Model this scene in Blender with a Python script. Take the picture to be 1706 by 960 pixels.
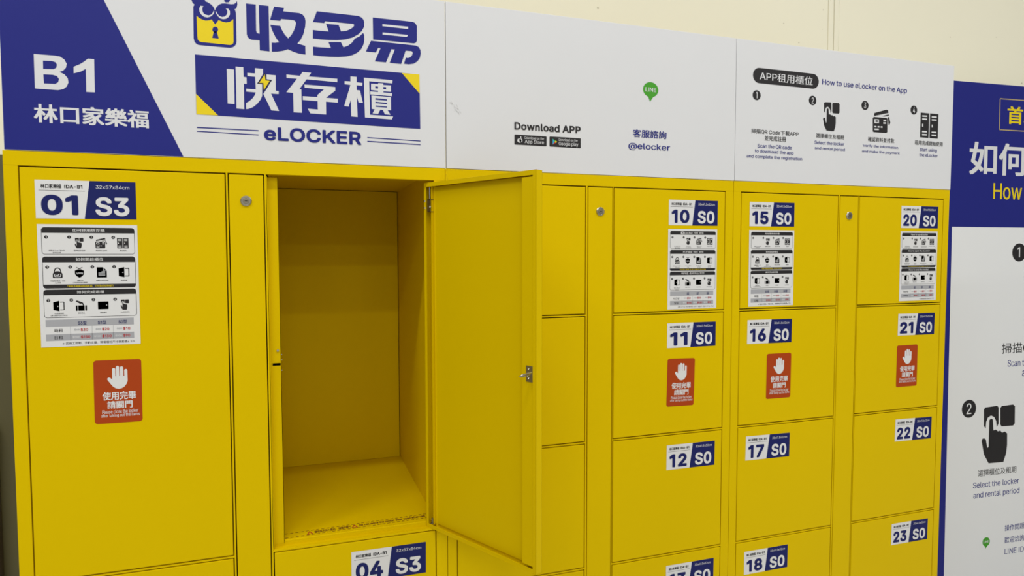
import bpy, bmesh, math, random
from mathutils import Vector, Matrix, geometry
random.seed(7)
for o in list(bpy.data.objects):
    bpy.data.objects.remove(o, do_unlink=True)
SC = bpy.context.scene
COL = SC.collection
ZT = 1.78                      # height of the locker tops above the floor; plane heights below are relative to it

# ------------------------------------------------------------------ camera
cam_d = bpy.data.cameras.new('camera')
cam = bpy.data.objects.new('camera', cam_d)
COL.objects.link(cam)
cam_d.sensor_width = 36.0
cam_d.lens = 1085.06 / 1706 * 36
cam_d.clip_start = 0.05
Rm = Matrix.Rotation(math.radians(-18.844), 3, 'Z') @ Matrix.Rotation(math.radians(-2.886), 3, 'X') @ Matrix.Rotation(math.radians(0.080), 3, 'Y')
rt, fw, up = Rm @ Vector((1, 0, 0)), Rm @ Vector((0, 1, 0)), Rm @ Vector((0, 0, 1))
M4 = Matrix(((rt.x, up.x, -fw.x), (rt.y, up.y, -fw.y), (rt.z, up.z, -fw.z))).to_4x4()
M4.translation = Vector((0.5372, -1.5655, -0.2106 + ZT))
cam.matrix_world = M4
SC.camera = cam

# ------------------------------------------------------------------ world, exposure, ceiling lamps
w = bpy.data.worlds.new('world'); SC.world = w; w.use_nodes = True
w.node_tree.nodes['Background'].inputs[0].default_value = (1.0, 0.99, 0.97, 1)
w.node_tree.nodes['Background'].inputs[1].default_value = 0.24
SC.view_settings.view_transform = 'Standard'
SC.view_settings.look = 'None'
SC.view_settings.exposure = 0.0
SC.view_settings.gamma = 1.0
SC.view_settings.use_curve_mapping = False
CEIL = 4.3
LAMP_W = 29.0
LAMPS = [(x, y) for y in (-1.5, -3.9, -6.6, -9.6) for x in (-1.7, 0.35, 2.4, 4.45)]
LAMP_POWER = {-1.5: 1.0, -3.9: 0.7, -6.6: 1.0, -9.6: 1.3}
LAMP_SIDE = {-1.7: 1.35, 0.35: 1.0, 2.4: 0.95, 4.45: 1.0}

# ------------------------------------------------------------------ materials
def mat(name, col, rough=0.5, metal=0.0, spec=0.5, var=0.0, vscale=3.0, bump=0.0, bscale=300.0, emit=None):
    m = bpy.data.materials.new(name); m.use_nodes = True
    nt = m.node_tree; b = nt.nodes['Principled BSDF']
    b.inputs['Base Color'].default_value = (*col, 1)
    b.inputs['Roughness'].default_value = rough
    b.inputs['Metallic'].default_value = metal
    b.inputs['Specular IOR Level'].default_value = spec
    if var or bump:
        tc = nt.nodes.new('ShaderNodeTexCoord')
    if var:
        n = nt.nodes.new('ShaderNodeTexNoise'); n.inputs['Scale'].default_value = vscale; n.inputs['Detail'].default_value = 4
        nt.links.new(tc.outputs['Object'], n.inputs['Vector'])
        mx = nt.nodes.new('ShaderNodeMix'); mx.data_type = 'RGBA'
        mx.inputs[6].default_value = (*[c * (1 - var) for c in col], 1)
        mx.inputs[7].default_value = (*[min(1, c * (1 + var)) for c in col], 1)
        nt.links.new(n.outputs['Fac'], mx.inputs[0]); nt.links.new(mx.outputs[2], b.inputs['Base Color'])
    if bump:
        n2 = nt.nodes.new('ShaderNodeTexNoise'); n2.inputs['Scale'].default_value = bscale; n2.inputs['Detail'].default_value = 2
        nt.links.new(tc.outputs['Object'], n2.inputs['Vector'])
        bp = nt.nodes.new('ShaderNodeBump'); bp.inputs['Strength'].default_value = bump; bp.inputs['Distance'].default_value = 0.001
        nt.links.new(n2.outputs['Fac'], bp.inputs['Height']); nt.links.new(bp.outputs['Normal'], b.inputs['Normal'])
    if emit:
        b.inputs['Emission Color'].default_value = (*emit[0], 1); b.inputs['Emission Strength'].default_value = emit[1]
    return m
YEL = (0.71, 0.505, 0.0)
M = {
 'paint': mat('yellow powder coated steel', YEL, 0.40, spec=0.14, var=0.02, vscale=2.5, bump=0.05, bscale=420),
 'dark': mat('shadowed steel inside', (0.05, 0.035, 0.002), 0.7),
 'wht': mat('white print', (0.695, 0.71, 0.735), 0.45, spec=0.2, var=0.012, vscale=5),
 'blue': mat('blue print', (0.014, 0.019, 0.205), 0.45, spec=0.2),
 'dblue': mat('dark outline print', (0.012, 0.012, 0.05), 0.5, spec=0.3),
 'yel': mat('yellow print', (0.80, 0.62, 0.002), 0.45, spec=0.3),
 'blk': mat('black print', (0.017, 0.016, 0.018), 0.5, spec=0.3),
 'grey': mat('grey print', (0.38, 0.39, 0.42), 0.5, spec=0.3),
 'lgrey': mat('pale grey print', (0.60, 0.60, 0.62), 0.5, spec=0.3),
 'redt': mat('red print', (0.50, 0.02, 0.025), 0.5, spec=0.3),
 'orange': mat('orange red sticker', (0.40, 0.052, 0.005), 0.42, spec=0.2),
 'green': mat('green print', (0.055, 0.33, 0.02), 0.5, spec=0.3),
 'brown': mat('brown tape print', (0.20, 0.075, 0.004), 0.6),
 'plate': mat('white plate film', (0.72, 0.73, 0.74), 0.38, spec=0.35),
 'pblue': mat('navy plate film', (0.009, 0.014, 0.115), 0.42, spec=0.2),
 'postw': mat('white poster film', (0.80, 0.825, 0.85), 0.5, spec=0.25, var=0.01, vscale=4),
 'gold': mat('pale gold line', (0.55, 0.42, 0.14), 0.5),
 'cyan': mat('cyan print', (0.02, 0.35, 0.6), 0.5),
 'chrome': mat('zinc plated steel', (0.62, 0.62, 0.60), 0.22, metal=1.0),
 'lockm': mat('worn nickel', (0.46, 0.44, 0.36), 0.28, metal=1.0),
 'dchrome': mat('dull steel', (0.30, 0.27, 0.20), 0.4, metal=1.0),
 'black': mat('black hole', (0.006, 0.005, 0.004), 0.9),
 'dirt': mat('brown grime', (0.42, 0.28, 0.01), 0.8),
 'smudge': mat('scuff marks', (0.52, 0.52, 0.52), 0.7),
 'dado': mat('shade darkened olive dado', (0.11, 0.10, 0.04), 0.55, var=0.06, vscale=6),  # olive darkened in the colour to stand in for shade beside the lockers
 'guard': mat('brown grey rubber guard', (0.10, 0.080, 0.07), 0.7, var=0.1, vscale=20),
 'floor': mat('grey polished floor', (0.52, 0.50, 0.46), 0.35, var=0.05, vscale=2),
 'ceil': mat('white ceiling paint', (0.78, 0.78, 0.76), 0.8),
 'lamph': mat('white lamp housing', (0.8, 0.8, 0.8), 0.4),
}
def wall_material():
    m = mat('cream wall paint', (0.91, 0.885, 0.72), 0.5, spec=0.3, var=0.03, vscale=1.4, bump=0.15, bscale=25)
    nt = m.node_tree; b = nt.nodes['Principled BSDF']
    src = b.inputs['Base Color'].links[0].from_socket
    tc = [n for n in nt.nodes if n.type == 'TEX_COORD'][0]
    v = nt.nodes.new('ShaderNodeTexVoronoi'); v.inputs['Scale'].default_value = 13.0; v.inputs['Randomness'].default_value = 1.0
    nt.links.new(tc.outputs['Object'], v.inputs['Vector'])
    r = nt.nodes.new('ShaderNodeValToRGB'); r.color_ramp.elements[0].position = 0.035; r.color_ramp.elements[0].color = (0, 0, 0, 1)
    r.color_ramp.elements[1].position = 0.06; r.color_ramp.elements[1].color = (1, 1, 1, 1)
    nt.links.new(v.outputs['Distance'], r.inputs['Fac'])
    mx = nt.nodes.new('ShaderNodeMix'); mx.data_type = 'RGBA'
    mx.inputs[6].default_value = (0.50, 0.46, 0.34, 1)
    nt.links.new(r.outputs['Color'], mx.inputs[0]); nt.links.new(src, mx.inputs[7]); nt.links.new(mx.outputs[2], b.inputs['Base Color'])
    return m
M['wall'] = wall_material()
M['paint'].node_tree.nodes['Principled BSDF'].inputs['Specular Tint'].default_value = (1, .8, .25, 1)
MORDER = list(M)

# ------------------------------------------------------------------ geometry helpers
class Geo:
    """Collects faces with a material each; build() links them as one mesh object."""
    def __init__(self): self.v = []; self.f = []; self.m = []
    def add(self, vs, fs, m):
        b = len(self.v); self.v += [tuple(p) for p in vs]
        for f in fs: self.f.append(tuple(i + b for i in f)); self.m.append(m)
    def box(self, x0, x1, y0, y1, z0, z1, m='paint', bev=0.0, xf=None):
        if bev:
            bm = bmesh.new(); bmesh.ops.create_cube(bm, size=1)
            for q in bm.verts: q.co = Vector(((x0 + x1) / 2 + q.co.x * (x1 - x0), (y0 + y1) / 2 + q.co.y * (y1 - y0), (z0 + z1) / 2 + q.co.z * (z1 - z0)))
            bmesh.ops.bevel(bm, geom=bm.edges[:], offset=bev, segments=2, profile=0.6, affect='EDGES')
            vs = [q.co.copy() for q in bm.verts]; fs = [[q.index for q in f.verts] for f in bm.faces]; bm.free()
        else:
            vs = [Vector(p) for p in ((x0,y0,z0),(x1,y0,z0),(x1,y1,z0),(x0,y1,z0),(x0,y0,z1),(x1,y0,z1),(x1,y1,z1),(x0,y1,z1))]
            fs = [(0,3,2,1),(4,5,6,7),(0,1,5,4),(1,2,6,5),(2,3,7,6),(3,0,4,7)]
        if xf: vs = [xf(p) for p in vs]
        self.add(vs, fs, m)
    def cyl(self, p0, p1, r0, r1=None, n=20, m='chrome', caps=True):
        r1 = r0 if r1 is None else r1
        p0 = Vector(p0); p1 = Vector(p1); d = (p1 - p0).normalized()
        a = d.orthogonal().normalized(); b = d.cross(a)
        vs = [p0 + (a * math.cos(t) + b * math.sin(t)) * r0 for t in [2 * math.pi * i / n for i in range(n)]]
        vs += [p1 + (a * math.cos(t) + b * math.sin(t)) * r1 for t in [2 * math.pi * i / n for i in range(n)]]
        fs = [(i, (i + 1) % n, n + (i + 1) % n, n + i) for i in range(n)]
        if caps: fs += [tuple(range(n))[::-1], tuple(range(n, 2 * n))]
        self.add(vs, fs, m)
    def build(self, name, parent=None, org=Vector((0, 0, 0)), label=None, smooth=False):
        me = bpy.data.meshes.new(name)
        used = [k for k in MORDER if k in set(self.m)]
        idx = {k: i for i, k in enumerate(used)}
        me.from_pydata([(p[0] - org[0], p[1] - org[1], p[2] - org[2]) for p in self.v], [], self.f)
        for k in used: me.materials.append(M[k])
        me.polygons.foreach_set('material_index', [idx[k] for k in self.m])
        if smooth: me.polygons.foreach_set('use_smooth', [True] * len(me.polygons))
        me.update()
        o = bpy.data.objects.new(name, me); COL.objects.link(o)
        if parent is not None: o.parent = parent
        if label: o['label'] = label
        return o

def thing(name, label, cat, loc, group=None):
    o = bpy.data.objects.new(name, None); COL.objects.link(o); o.location = loc
    o.empty_display_size = 0.1
    o['label'] = label; o['category'] = cat
    if group: o['group'] = group
    return o

TCACHE = {}
def _area(P): return sum(P[i][0] * P[(i + 1) % len(P)][1] - P[(i + 1) % len(P)][0] * P[i][1] for i in range(len(P))) / 2
def _inside(q, P):
    r = False
    for i in range(len(P)):
        (x1, y1), (x2, y2) = P[i], P[(i + 1) % len(P)]
        if (y1 > q[1]) != (y2 > q[1]) and q[0] < (x2 - x1) * (q[1] - y1) / (y2 - y1) + x1: r = not r
    return r
def glyph(ch):
    """Triangles of one Latin character, in em units."""
    k = ('g', ch)
    if k in TCACHE: return TCACHE[k]
    loops = [[(a * .00143, b * .00143) for a, b in zip(L[0::2], L[1::2])] for L in GLYPHS[ch][1]]
    sg = 1 if _area(max(loops, key=lambda P: abs(_area(P)))) > 0 else -1
    outer = [P for P in loops if _area(P) * sg > 0]; holes = [P for P in loops if _area(P) * sg <= 0]
    vs, fs = [], []
    for P in outer:
        grp = [P] + [h for h in holes if _inside(h[0], P)]
        flat = [q for Q in grp for q in Q]
        for t in geometry.tessellate_polygon([[Vector((x, y, 0)) for x, y in Q] for Q in grp]):
            a, b, c = (flat[i] for i in t)
            up_ = (b[0] - a[0]) * (c[1] - a[1]) - (c[0] - a[0]) * (b[1] - a[1]) > 0
            fs.append(tuple(i + len(vs) for i in (t if up_ else (t[0], t[2], t[1]))))
        vs += [(x, y, .28 * outer.index(P)) for x, y in flat]
    TCACHE[k] = (vs, fs)
    return vs, fs
def cjk(run, res):
    k = ('c', run, res)
    if k in TCACHE: return TCACHE[k]
    c = bpy.data.curves.new('t', 'FONT'); c.body = run; c.size = 1; c.resolution_u = res; c.dimensions = '2D'; c.fill_mode = 'FRONT'
    o = bpy.data.objects.new('t', c); COL.objects.link(o)
    dg = bpy.context.evaluated_depsgraph_get(); dg.update()
    me = o.evaluated_get(dg).to_mesh()
    r = ([(v.co.x, v.co.y) for v in me.vertices], [tuple(p.vertices) for p in me.polygons])
    o.evaluated_get(dg).to_mesh_clear()
    bpy.data.objects.remove(o); bpy.data.curves.remove(c)
    TCACHE[k] = r
    return r
def text_tris(s, off, res=3):
    """A line of text as triangles, scaled to a unit box 0..1 in both directions."""
    k = (s, off, res)
    if k in TCACHE: return TCACHE[k]
    vs, fs, cur, i = [], [], 0.0, 0
    def put(V, F, dx, dy=0, lz=0):
        b = len(vs); vs.extend((v[0] + cur + dx, v[1] + dy, lz + (v[2] if len(v) > 2 else 0)) for v in V); fs.extend(tuple(j + b for j in f) for f in F)
    while i < len(s):
        ch = s[i]
        if ch == ' ': cur += SPACE * .00143; i += 1
        elif ch in GLYPHS:
            V, F = glyph(ch)
            if off < .002: sh = [(0, 0)]
            elif off < .016: sh = [(-off, 0), (off, 0)]
            else: sh = [(0, 0)] + [(off * math.cos(math.pi / 4 * j + .3927), off * math.sin(math.pi / 4 * j + .3927)) for j in range(8)] + ([(a * off * .98, b * off * .98) for a in (-.72, .72) for b in (-.72, .72)] if len(s) < 5 else [])
            for n_, (a, b) in enumerate(sh): put(V, F, a, b, n_ * .2)
            cur += GLYPHS[ch][0] * .00143 * .955 + off * 1.25; i += 1
        else:
            kor = 0xAC00 <= ord(ch) < 0xD7A4
            V, F = cjk(ch, res)
            d = off * .75
            shifts = [(0, 0)] if off < .004 else ([(-d, 0), (d, 0)] if off < .016 else [(-d, -d * .6), (d, -d * .6), (-d, d * .6), (d, d * .6), (0, 0)])
            for n_, (a, b_) in enumerate(shifts): put(V, F, a, b_, n_ * .2)
            cur += .92 if kor else 1.0; i += 1
    x0 = min(v[0] for v in vs); x1 = max(v[0] for v in vs); y0 = min(v[1] for v in vs); y1 = max(v[1] for v in vs)
    r = ([((x - x0) / (x1 - x0), (y - y0) / (y1 - y0), z) for x, y, z in vs], fs)
    TCACHE[k] = r
    return r

class Print:
    """Flat print on a plane: origin, right, up, out; units millimetres; layer n lies n*0.12 mm proud."""
    def __init__(self, org, ex=(1, 0, 0), ez=(0, 0, 1), lift=0.00015):
        self.o = Vector(org); self.ex = Vector(ex).normalized(); self.ez = Vector(ez).normalized()
        self.n = self.ex.cross(self.ez) ; self.g = Geo(); self.lift = lift
    def P(self, x, z, l): return self.o + self.ex * (x / 1000) + self.ez * (z / 1000) + self.n * (self.lift * l)
    def poly(self, m, l, pts):
        if len(pts) and not isinstance(pts[0], (tuple, list)): pts = list(zip(pts[0::2], pts[1::2]))
        tr = geometry.tessellate_polygon([[Vector((a, b, 0)) for a, b in pts]])
        fs = []
        for t in tr:
            a, b, c = (pts[i] for i in t)
            ar = (b[0] - a[0]) * (c[1] - a[1]) - (c[0] - a[0]) * (b[1] - a[1])
            fs.append(t if ar > 0 else (t[0], t[2], t[1]))
        self.g.add([self.P(a, b, l) for a, b in pts], fs, m)
    def rect(self, m, l, x0, z0, x1, z1, r=0, corners=(1, 1, 1, 1)):
        if r <= 0: return self.poly(m, l, [(x0, z0), (x1, z0), (x1, z1), (x0, z1)])
        pts = []
        for (cx, cz, a0, qx, qz), on in zip(((x0 + r, z0 + r, 180, x0, z0), (x1 - r, z0 + r, 270, x1, z0), (x1 - r, z1 - r, 0, x1, z1), (x0 + r, z1 - r, 90, x0, z1)), corners):
            if on: pts += [(cx + r * math.cos(math.radians(a0 + 90 * i / 6)), cz + r * math.sin(math.radians(a0 + 90 * i / 6))) for i in range(7)]
            else: pts.append((qx, qz))
        self.poly(m, l, pts)
    def disc(self, m, l, x, z, r, rz=None, n=24):
        rz = rz or r
        self.poly(m, l, [(x + r * math.cos(2 * math.pi * i / n), z + rz * math.sin(2 * math.pi * i / n)) for i in range(n)])
    def stroke(self, m, l, pts, w):
        for (a, b), (c, d) in zip(pts, pts[1:]):
            L = math.hypot(c - a, d - b) or 1; nx, nz = -(d - b) / L * w / 2, (c - a) / L * w / 2; tx, tz = (c - a) / L * w * .25, (d - b) / L * w * .25
            self.poly(m, l, [(a + nx - tx, b + nz - tz), (a - nx - tx, b - nz - tz), (c - nx + tx, d - nz + tz), (c + nx + tx, d + nz + tz)])
    def text(self, s, x0, z0, x1, z1, m, off=0.0, l=3, res=3):
        vs, fs = text_tris(s, off, res)
        self.g.add([self.P(x0 + a * (x1 - x0), z0 + b * (z1 - z0), l + c) for a, b, c in vs], fs, m)
    def ctext(self, s, xc, z0, h, m, off=0.0, l=3, wpc=None, res=2):
        n = sum(1.0 if ord(c) > 0x2000 else 0.55 for c in s); wd = n * (wpc or h * 1.05)
        self.text(s, xc - wd / 2, z0, xc + wd / 2, z0 + h, m, off, l, res)
    def icon(self, ic, x0, z0, h, l=2, ink='blk', paper='wht'):
        for i, (k, P) in enumerate(ic):
            self.poly(ink if k else paper, l + i * 0.25, [(x0 + a * h / 100, z0 + b * h / 100) for a, b in zip(P[0::2], P[1::2])])

# ------------------------------------------------------------------ Latin letter outlines and artwork outlines in sign coordinates (mm)
GLYPHS={
'$':(446,[[202,-74,202,583,244,583,244,-74],[224,-9,172,-4,128,9,91,31,64,60,46,96,38,137,104,137,110,110,123,88,142,71,166,59,194,52,224,49,257,52,286,60,311,74,329,92,341,114,346,139,342,161,332,179,316,193,296,205,245,222,184,239,128,260,86,289,67,313,56,341,52,372,58,413,75,448,102,476,138,498,180,511,227,516,275,511,316,498,351,476,377,449,394,415,401,378,337,378,326,412,302,437,267,453,225,459,194,456,167,448,145,435,129,418,118,398,115,376,119,352,131,334,148,319,169,308,212,293,264,279,312,264,336,252,359,238,379,220,395,198,405,171,408,139,403,99,386,64,360,34,323,11,278,-4]]),
'%':(676,[[175,283,146,286,121,297,101,314,86,335,78,360,75,388,75,412,78,440,87,464,101,486,121,503,146,513,175,517,206,513,230,503,250,486,264,464,273,440,276,412,276,388,273,360,264,335,250,314,230,297,205,286],[175,327,198,332,212,346,221,365,223,388,223,412,221,435,213,454,198,468,175,473,153,468,138,454,130,435,127,412,127,388,130,365,138,346,153,332],[501,-10,471,-6,446,5,426,21,412,43,403,68,400,95,400,120,403,147,412,172,427,194,447,210,471,221,501,225,531,221,556,210,576,194,590,172,598,147,601,120,601,95,598,68,589,43,575,21,555,5,531,-6],[501,35,523,39,538,53,546,73,549,95,549,120,546,142,538,162,524,176,501,180,479,176,464,162,456,142,453,120,453,95,455,73,464,53,479,39],[132,0,482,509,540,509,191,0]]),
'&':(447,[[183,310,216,335,237,352,255,375,260,389,262,405,258,427,245,445,226,457,201,461,184,459,168,453,155,444,145,431,139,416,137,399,139,380,145,363,169,327],[135,275,140,279,183,310,204,284,438,0,364,0,171,231],[197,-7,150,-2,110,12,78,34,54,62,39,96,34,133,37,163,47,189,63,213,85,235,135,275,121,293,102,319,87,344,78,370,75,398,79,430,91,458,109,481,134,499,165,510,200,513,235,510,266,499,290,482,308,459,320,433,324,404,322,382,315,362,305,342,291,325,256,293,154,217,128,195,110,174,100,154,97,131,100,108,109,87,124,70,143,57,166,49,193,46,223,50,251,59,278,75,301,95,321,121,336,151,346,186,349,224,408,224,405,180,397,144,385,115,371,92,345,62,333,47,305,23,271,7,234,-3]]),
'(':(273,[[89,207,92,264,101,324,114,384,132,441,153,494,177,539,236,539,212,485,191,428,174,370,161,313,154,258,151,207,154,161,160,115,172,67,188,16,209,-38,236,-96,177,-96,139,-21,111,55,95,131]]),
')':(273,[[37,-96,64,-37,86,18,102,69,113,116,120,162,122,207,119,258,112,313,99,370,82,428,62,485,37,539,97,539,121,494,142,441,159,384,173,323,181,264,184,207,178,130,161,53,134,-22,97,-96]]),
'*':(453,[[201,223,206,331,114,272,89,315,186,365,89,415,114,459,206,400,201,509,250,509,246,400,337,459,362,415,266,365,362,315,337,272,246,331,250,223]]),
',':(188,[[38,-119,68,71,137,71,84,-119]]),
'-':(453,[[337,244,337,188,114,188,114,244]]),
'.':(188,[[95,-4,78,-1,63,9,53,24,50,41,53,59,63,73,78,83,95,87,113,83,128,73,138,59,141,41,138,24,128,9,113,-1]]),
'0':(453,[[227,-7,174,1,130,24,95,62,69,113,53,178,48,254,53,330,69,395,95,447,130,484,174,508,227,516,279,508,323,484,358,447,384,395,400,330,405,254,400,178,384,113,359,62,323,24,279,1],[227,50,261,56,290,74,313,103,330,144,340,194,344,254,340,314,330,365,313,405,290,435,261,453,227,460,192,453,163,435,140,405,123,365,113,314,109,254,113,194,123,144,140,103,163,74,192,56]]),
'1':(330,[[236,509,236,0,172,0,172,440,46,372,46,432,100,468,158,509]]),
'2':(453,[[64,0,64,47,234,229,282,282,299,305,311,327,318,348,320,371,317,397,308,419,293,436,273,449,250,457,224,460,196,457,172,447,153,433,139,413,130,390,127,362,66,362,71,405,86,442,111,473,143,496,182,511,225,516,268,511,306,497,337,474,361,445,376,411,381,372,378,345,371,318,357,290,336,259,267,180,153,60,153,57,389,57,389,0]]),
'3':(453,[[218,-7,173,-3,133,10,98,30,70,57,52,91,44,132,109,132,115,107,126,87,144,71,165,59,191,52,219,50,248,53,275,61,297,74,315,93,325,116,329,145,326,172,316,196,299,217,275,234,242,244,201,248,157,248,157,299,288,448,288,452,70,452,70,509,372,509,372,461,221,289,264,288,308,276,344,253,371,222,387,186,393,145,387,103,370,66,344,36,309,12,266,-2]]),
'4':(453,[[40,105,40,158,247,509,311,509,109,166,109,163,413,163,413,105],[282,0,282,121,282,146,282,318,343,318,343,0]]),
'5':(453,[[221,-7,178,-2,140,11,108,32,83,60,66,93,60,130,122,130,127,108,138,89,154,73,173,60,196,52,221,50,250,53,276,64,298,82,314,104,324,131,328,162,324,193,314,221,297,244,275,262,248,273,218,277,192,275,167,268,145,258,128,246,67,253,96,509,366,509,366,452,151,452,134,301,136,301,155,315,178,325,203,331,229,334,263,330,294,321,321,306,345,285,364,260,379,231,388,199,391,163,385,117,369,76,343,41,309,15,268,-1]]),
'6':(453,[[175,296,151,261,145,261,154,275,165,288],[226,-7,182,-1,142,15,109,40,84,74,69,115,64,162,68,199,80,239,102,285,137,340,252,509,322,509,175,296,179,299,196,307,214,312,235,314,278,309,316,295,346,271,370,240,384,201,389,157,384,112,368,73,343,39,310,14,271,-2],[226,48,254,52,279,63,299,79,314,101,324,128,327,157,324,187,314,213,299,235,279,251,254,262,226,265,198,262,174,252,153,235,138,214,128,188,125,158,128,128,138,102,153,79,174,63,198,52]]),
'7':(453,[[97,0,323,448,323,452,62,452,62,509,391,509,391,449,165,0]]),
'8':(453,[[226,-7,178,-2,136,11,101,33,74,62,57,96,52,135,55,166,65,195,81,220,101,241,125,256,153,265,153,267,119,282,93,308,76,342,70,380,75,417,90,450,114,477,146,498,184,511,226,516,269,511,306,498,337,477,361,450,377,417,382,380,376,342,359,308,333,282,300,267,300,265,327,256,351,241,372,220,387,195,397,166,401,135,395,96,378,62,352,33,317,11,275,-2],[226,49,258,52,285,60,307,74,323,91,333,113,337,139,333,165,322,189,305,208,283,223,256,232,226,235,196,232,169,223,147,208,130,189,119,165,115,139,119,113,129,91,145,74,167,60,195,52],[226,290,252,292,274,300,293,313,307,330,316,351,319,376,316,399,308,420,294,437,275,449,252,457,226,460,200,457,177,449,159,437,145,420,136,399,133,376,136,351,145,330,159,313,178,300,201,292]]),
'9':(453,[[277,213,301,248,307,248,299,234,287,221],[226,516,271,510,310,494,343,468,368,434,384,393,389,347,385,309,373,270,350,224,315,168,200,0,130,0,277,213,273,210,257,202,238,196,218,195,175,199,137,214,106,237,83,269,68,307,64,352,69,397,85,436,110,469,143,494,182,510],[226,460,199,457,174,446,154,429,138,407,129,381,125,352,129,322,138,295,154,274,174,257,199,247,226,243,254,247,279,257,299,273,314,295,324,321,327,350,324,381,314,407,299,429,279,446,254,457]]),
':':(188,[[95,-4,78,-1,63,9,53,24,50,41,53,59,63,73,78,83,95,87,113,83,128,73,138,59,141,41,138,24,128,9,113,-1],[95,271,78,274,63,284,53,299,50,316,53,334,63,349,78,359,95,362,113,359,128,349,138,334,141,316,138,299,128,284,113,274]]),
'@':(676,[[355,-135,284,-130,221,-114,167,-88,122,-53,87,-8,61,46,45,109,40,179,46,248,61,309,87,363,123,408,167,444,220,470,281,486,349,492,415,486,472,469,522,442,562,407,594,366,617,319,631,268,635,215,631,142,625,107,615,76,599,49,579,28,551,15,517,11,476,17,457,24,441,36,429,50,423,68,420,68,408,48,388,30,361,17,326,13,285,18,251,35,224,62,204,96,192,137,188,182,193,226,207,265,228,297,257,322,291,338,330,343,360,340,385,331,404,319,416,306,419,306,419,335,474,335,474,110,476,91,485,74,499,63,518,59,540,63,557,76,568,97,576,127,580,166,581,215,577,259,567,301,548,339,523,373,490,402,450,424,402,438,347,442,292,438,242,424,199,402,164,372,135,334,115,289,102,236,98,178,102,119,115,66,135,21,165,-17,201,-46,246,-68,298,-81,357,-85,412,-80,458,-69,489,-59,504,-107,464,-120,411,-131],[329,65,359,68,382,78,400,95,412,118,419,148,422,185,419,221,411,249,399,269,381,282,358,289,331,292,305,288,283,277,265,260,252,239,244,213,242,185,244,154,251,125,262,101,279,81,301,69]]),
'A':(479,[[239,456,232,478,245,478],[16,0,201,509,276,509,463,0,395,0,287,302,264,372,239,456,213,371,191,302,85,0],[110,142,110,199,370,199,370,142]]),
'B':(456,[[60,0,60,509,241,509,289,504,329,491,359,469,381,442,394,410,398,374,395,344,387,320,373,301,356,286,336,275,315,267,315,262,339,257,363,245,385,227,402,203,414,173,418,136,413,100,400,67,377,39,344,18,301,4,247,0],[125,57,245,57,296,63,330,80,349,105,355,137,352,161,342,184,327,203,306,218,279,228,248,231,125,231],[125,285,238,285,265,288,288,296,308,309,323,326,333,348,336,372,330,403,313,429,283,446,240,452,125,452]]),
'C':(510,[[267,-7,205,1,150,25,104,63,70,115,48,179,40,254,48,329,70,393,104,445,150,484,205,508,267,516,305,513,340,504,373,490,402,471,427,447,448,418,463,385,473,348,408,348,401,373,389,395,375,413,357,428,337,440,315,449,292,454,267,456,223,450,184,432,150,403,125,364,109,314,103,254,109,194,125,145,151,105,184,76,223,59,267,53,292,55,315,60,337,69,357,81,375,96,389,114,401,136,408,160,473,160,463,124,448,91,428,62,402,38,373,19,341,5,305,-4]]),
'D':(502,[[219,0,96,0,96,57,215,57,272,63,318,81,354,110,379,149,394,198,399,255,394,312,379,361,354,399,320,428,275,446,221,452,93,452,93,509,225,509,294,501,353,478,385,455,412,426,433,391,455,329,462,255,455,181,433,119,411,83,384,54,351,31,291,8],[125,509,125,0,60,0,60,509]]),
'E':(418,[[60,0,60,509,372,509,372,452,125,452,125,286,355,286,355,229,125,229,125,57,375,57,375,0]]),
'F':(410,[[60,0,60,509,369,509,369,452,125,452,125,278,346,278,346,221,125,221,125,0]]),
'G':(520,[[269,-7,205,1,149,25,104,64,69,116,47,179,40,254,47,329,69,393,103,445,149,484,203,508,265,516,304,513,340,504,374,489,403,469,429,445,449,416,465,384,474,349,408,349,399,372,387,393,373,411,356,427,337,439,315,448,291,454,265,456,222,450,183,432,150,404,125,364,109,314,103,254,109,194,125,145,151,105,184,76,224,59,269,53,309,57,345,71,374,93,396,123,410,160,415,199,283,199,283,256,478,256,478,200,471,141,451,91,419,50,377,19,326,0]]),
'H':(517,[[60,0,60,509,125,509,125,289,392,289,392,509,457,509,457,0,392,0,392,232,125,232,125,0]]),
'I':(200,[[68,0,68,509,132,509,132,0]]),
'J':(396,[[185,-7,143,-2,106,11,75,33,52,63,38,100,33,145,33,173,98,173,98,145,104,104,122,74,149,56,185,50,220,56,248,74,266,104,272,145,272,509,336,509,336,145,332,100,318,63,294,33,263,11,227,-2]]),
'K':(467,[[104,145,104,216,139,261,174,303,212,344,364,509,448,509,231,276,228,276],[60,0,60,509,125,509,125,334,124,225,125,193,125,0],[372,0,188,259,228,309,449,0]]),
'L':(393,[[60,0,60,509,125,509,125,57,361,57,361,0]]),
'M':(628,[[315,73,322,49,307,49],[507,436,507,457,513,457],[120,435,112,457,119,457],[60,0,60,509,152,509,277,187,287,159,299,123,311,84,315,73,318,83,330,121,342,158,352,187,476,509,568,509,568,0,504,0,504,291,504,327,505,369,506,413,507,436,498,409,482,363,467,322,456,291,342,0,286,0,170,291,159,321,145,361,129,408,120,435,120,416,121,372,122,328,122,291,122,0]]),
'N':(523,[[403,76,414,55,405,54],[120,431,108,452,119,454],[60,0,60,509,136,509,343,183,363,151,388,107,403,76,401,108,399,157,399,195,399,509,463,509,463,0,387,0,202,290,177,331,148,381,120,431,122,384,124,328,125,291,125,0]]),
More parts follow.
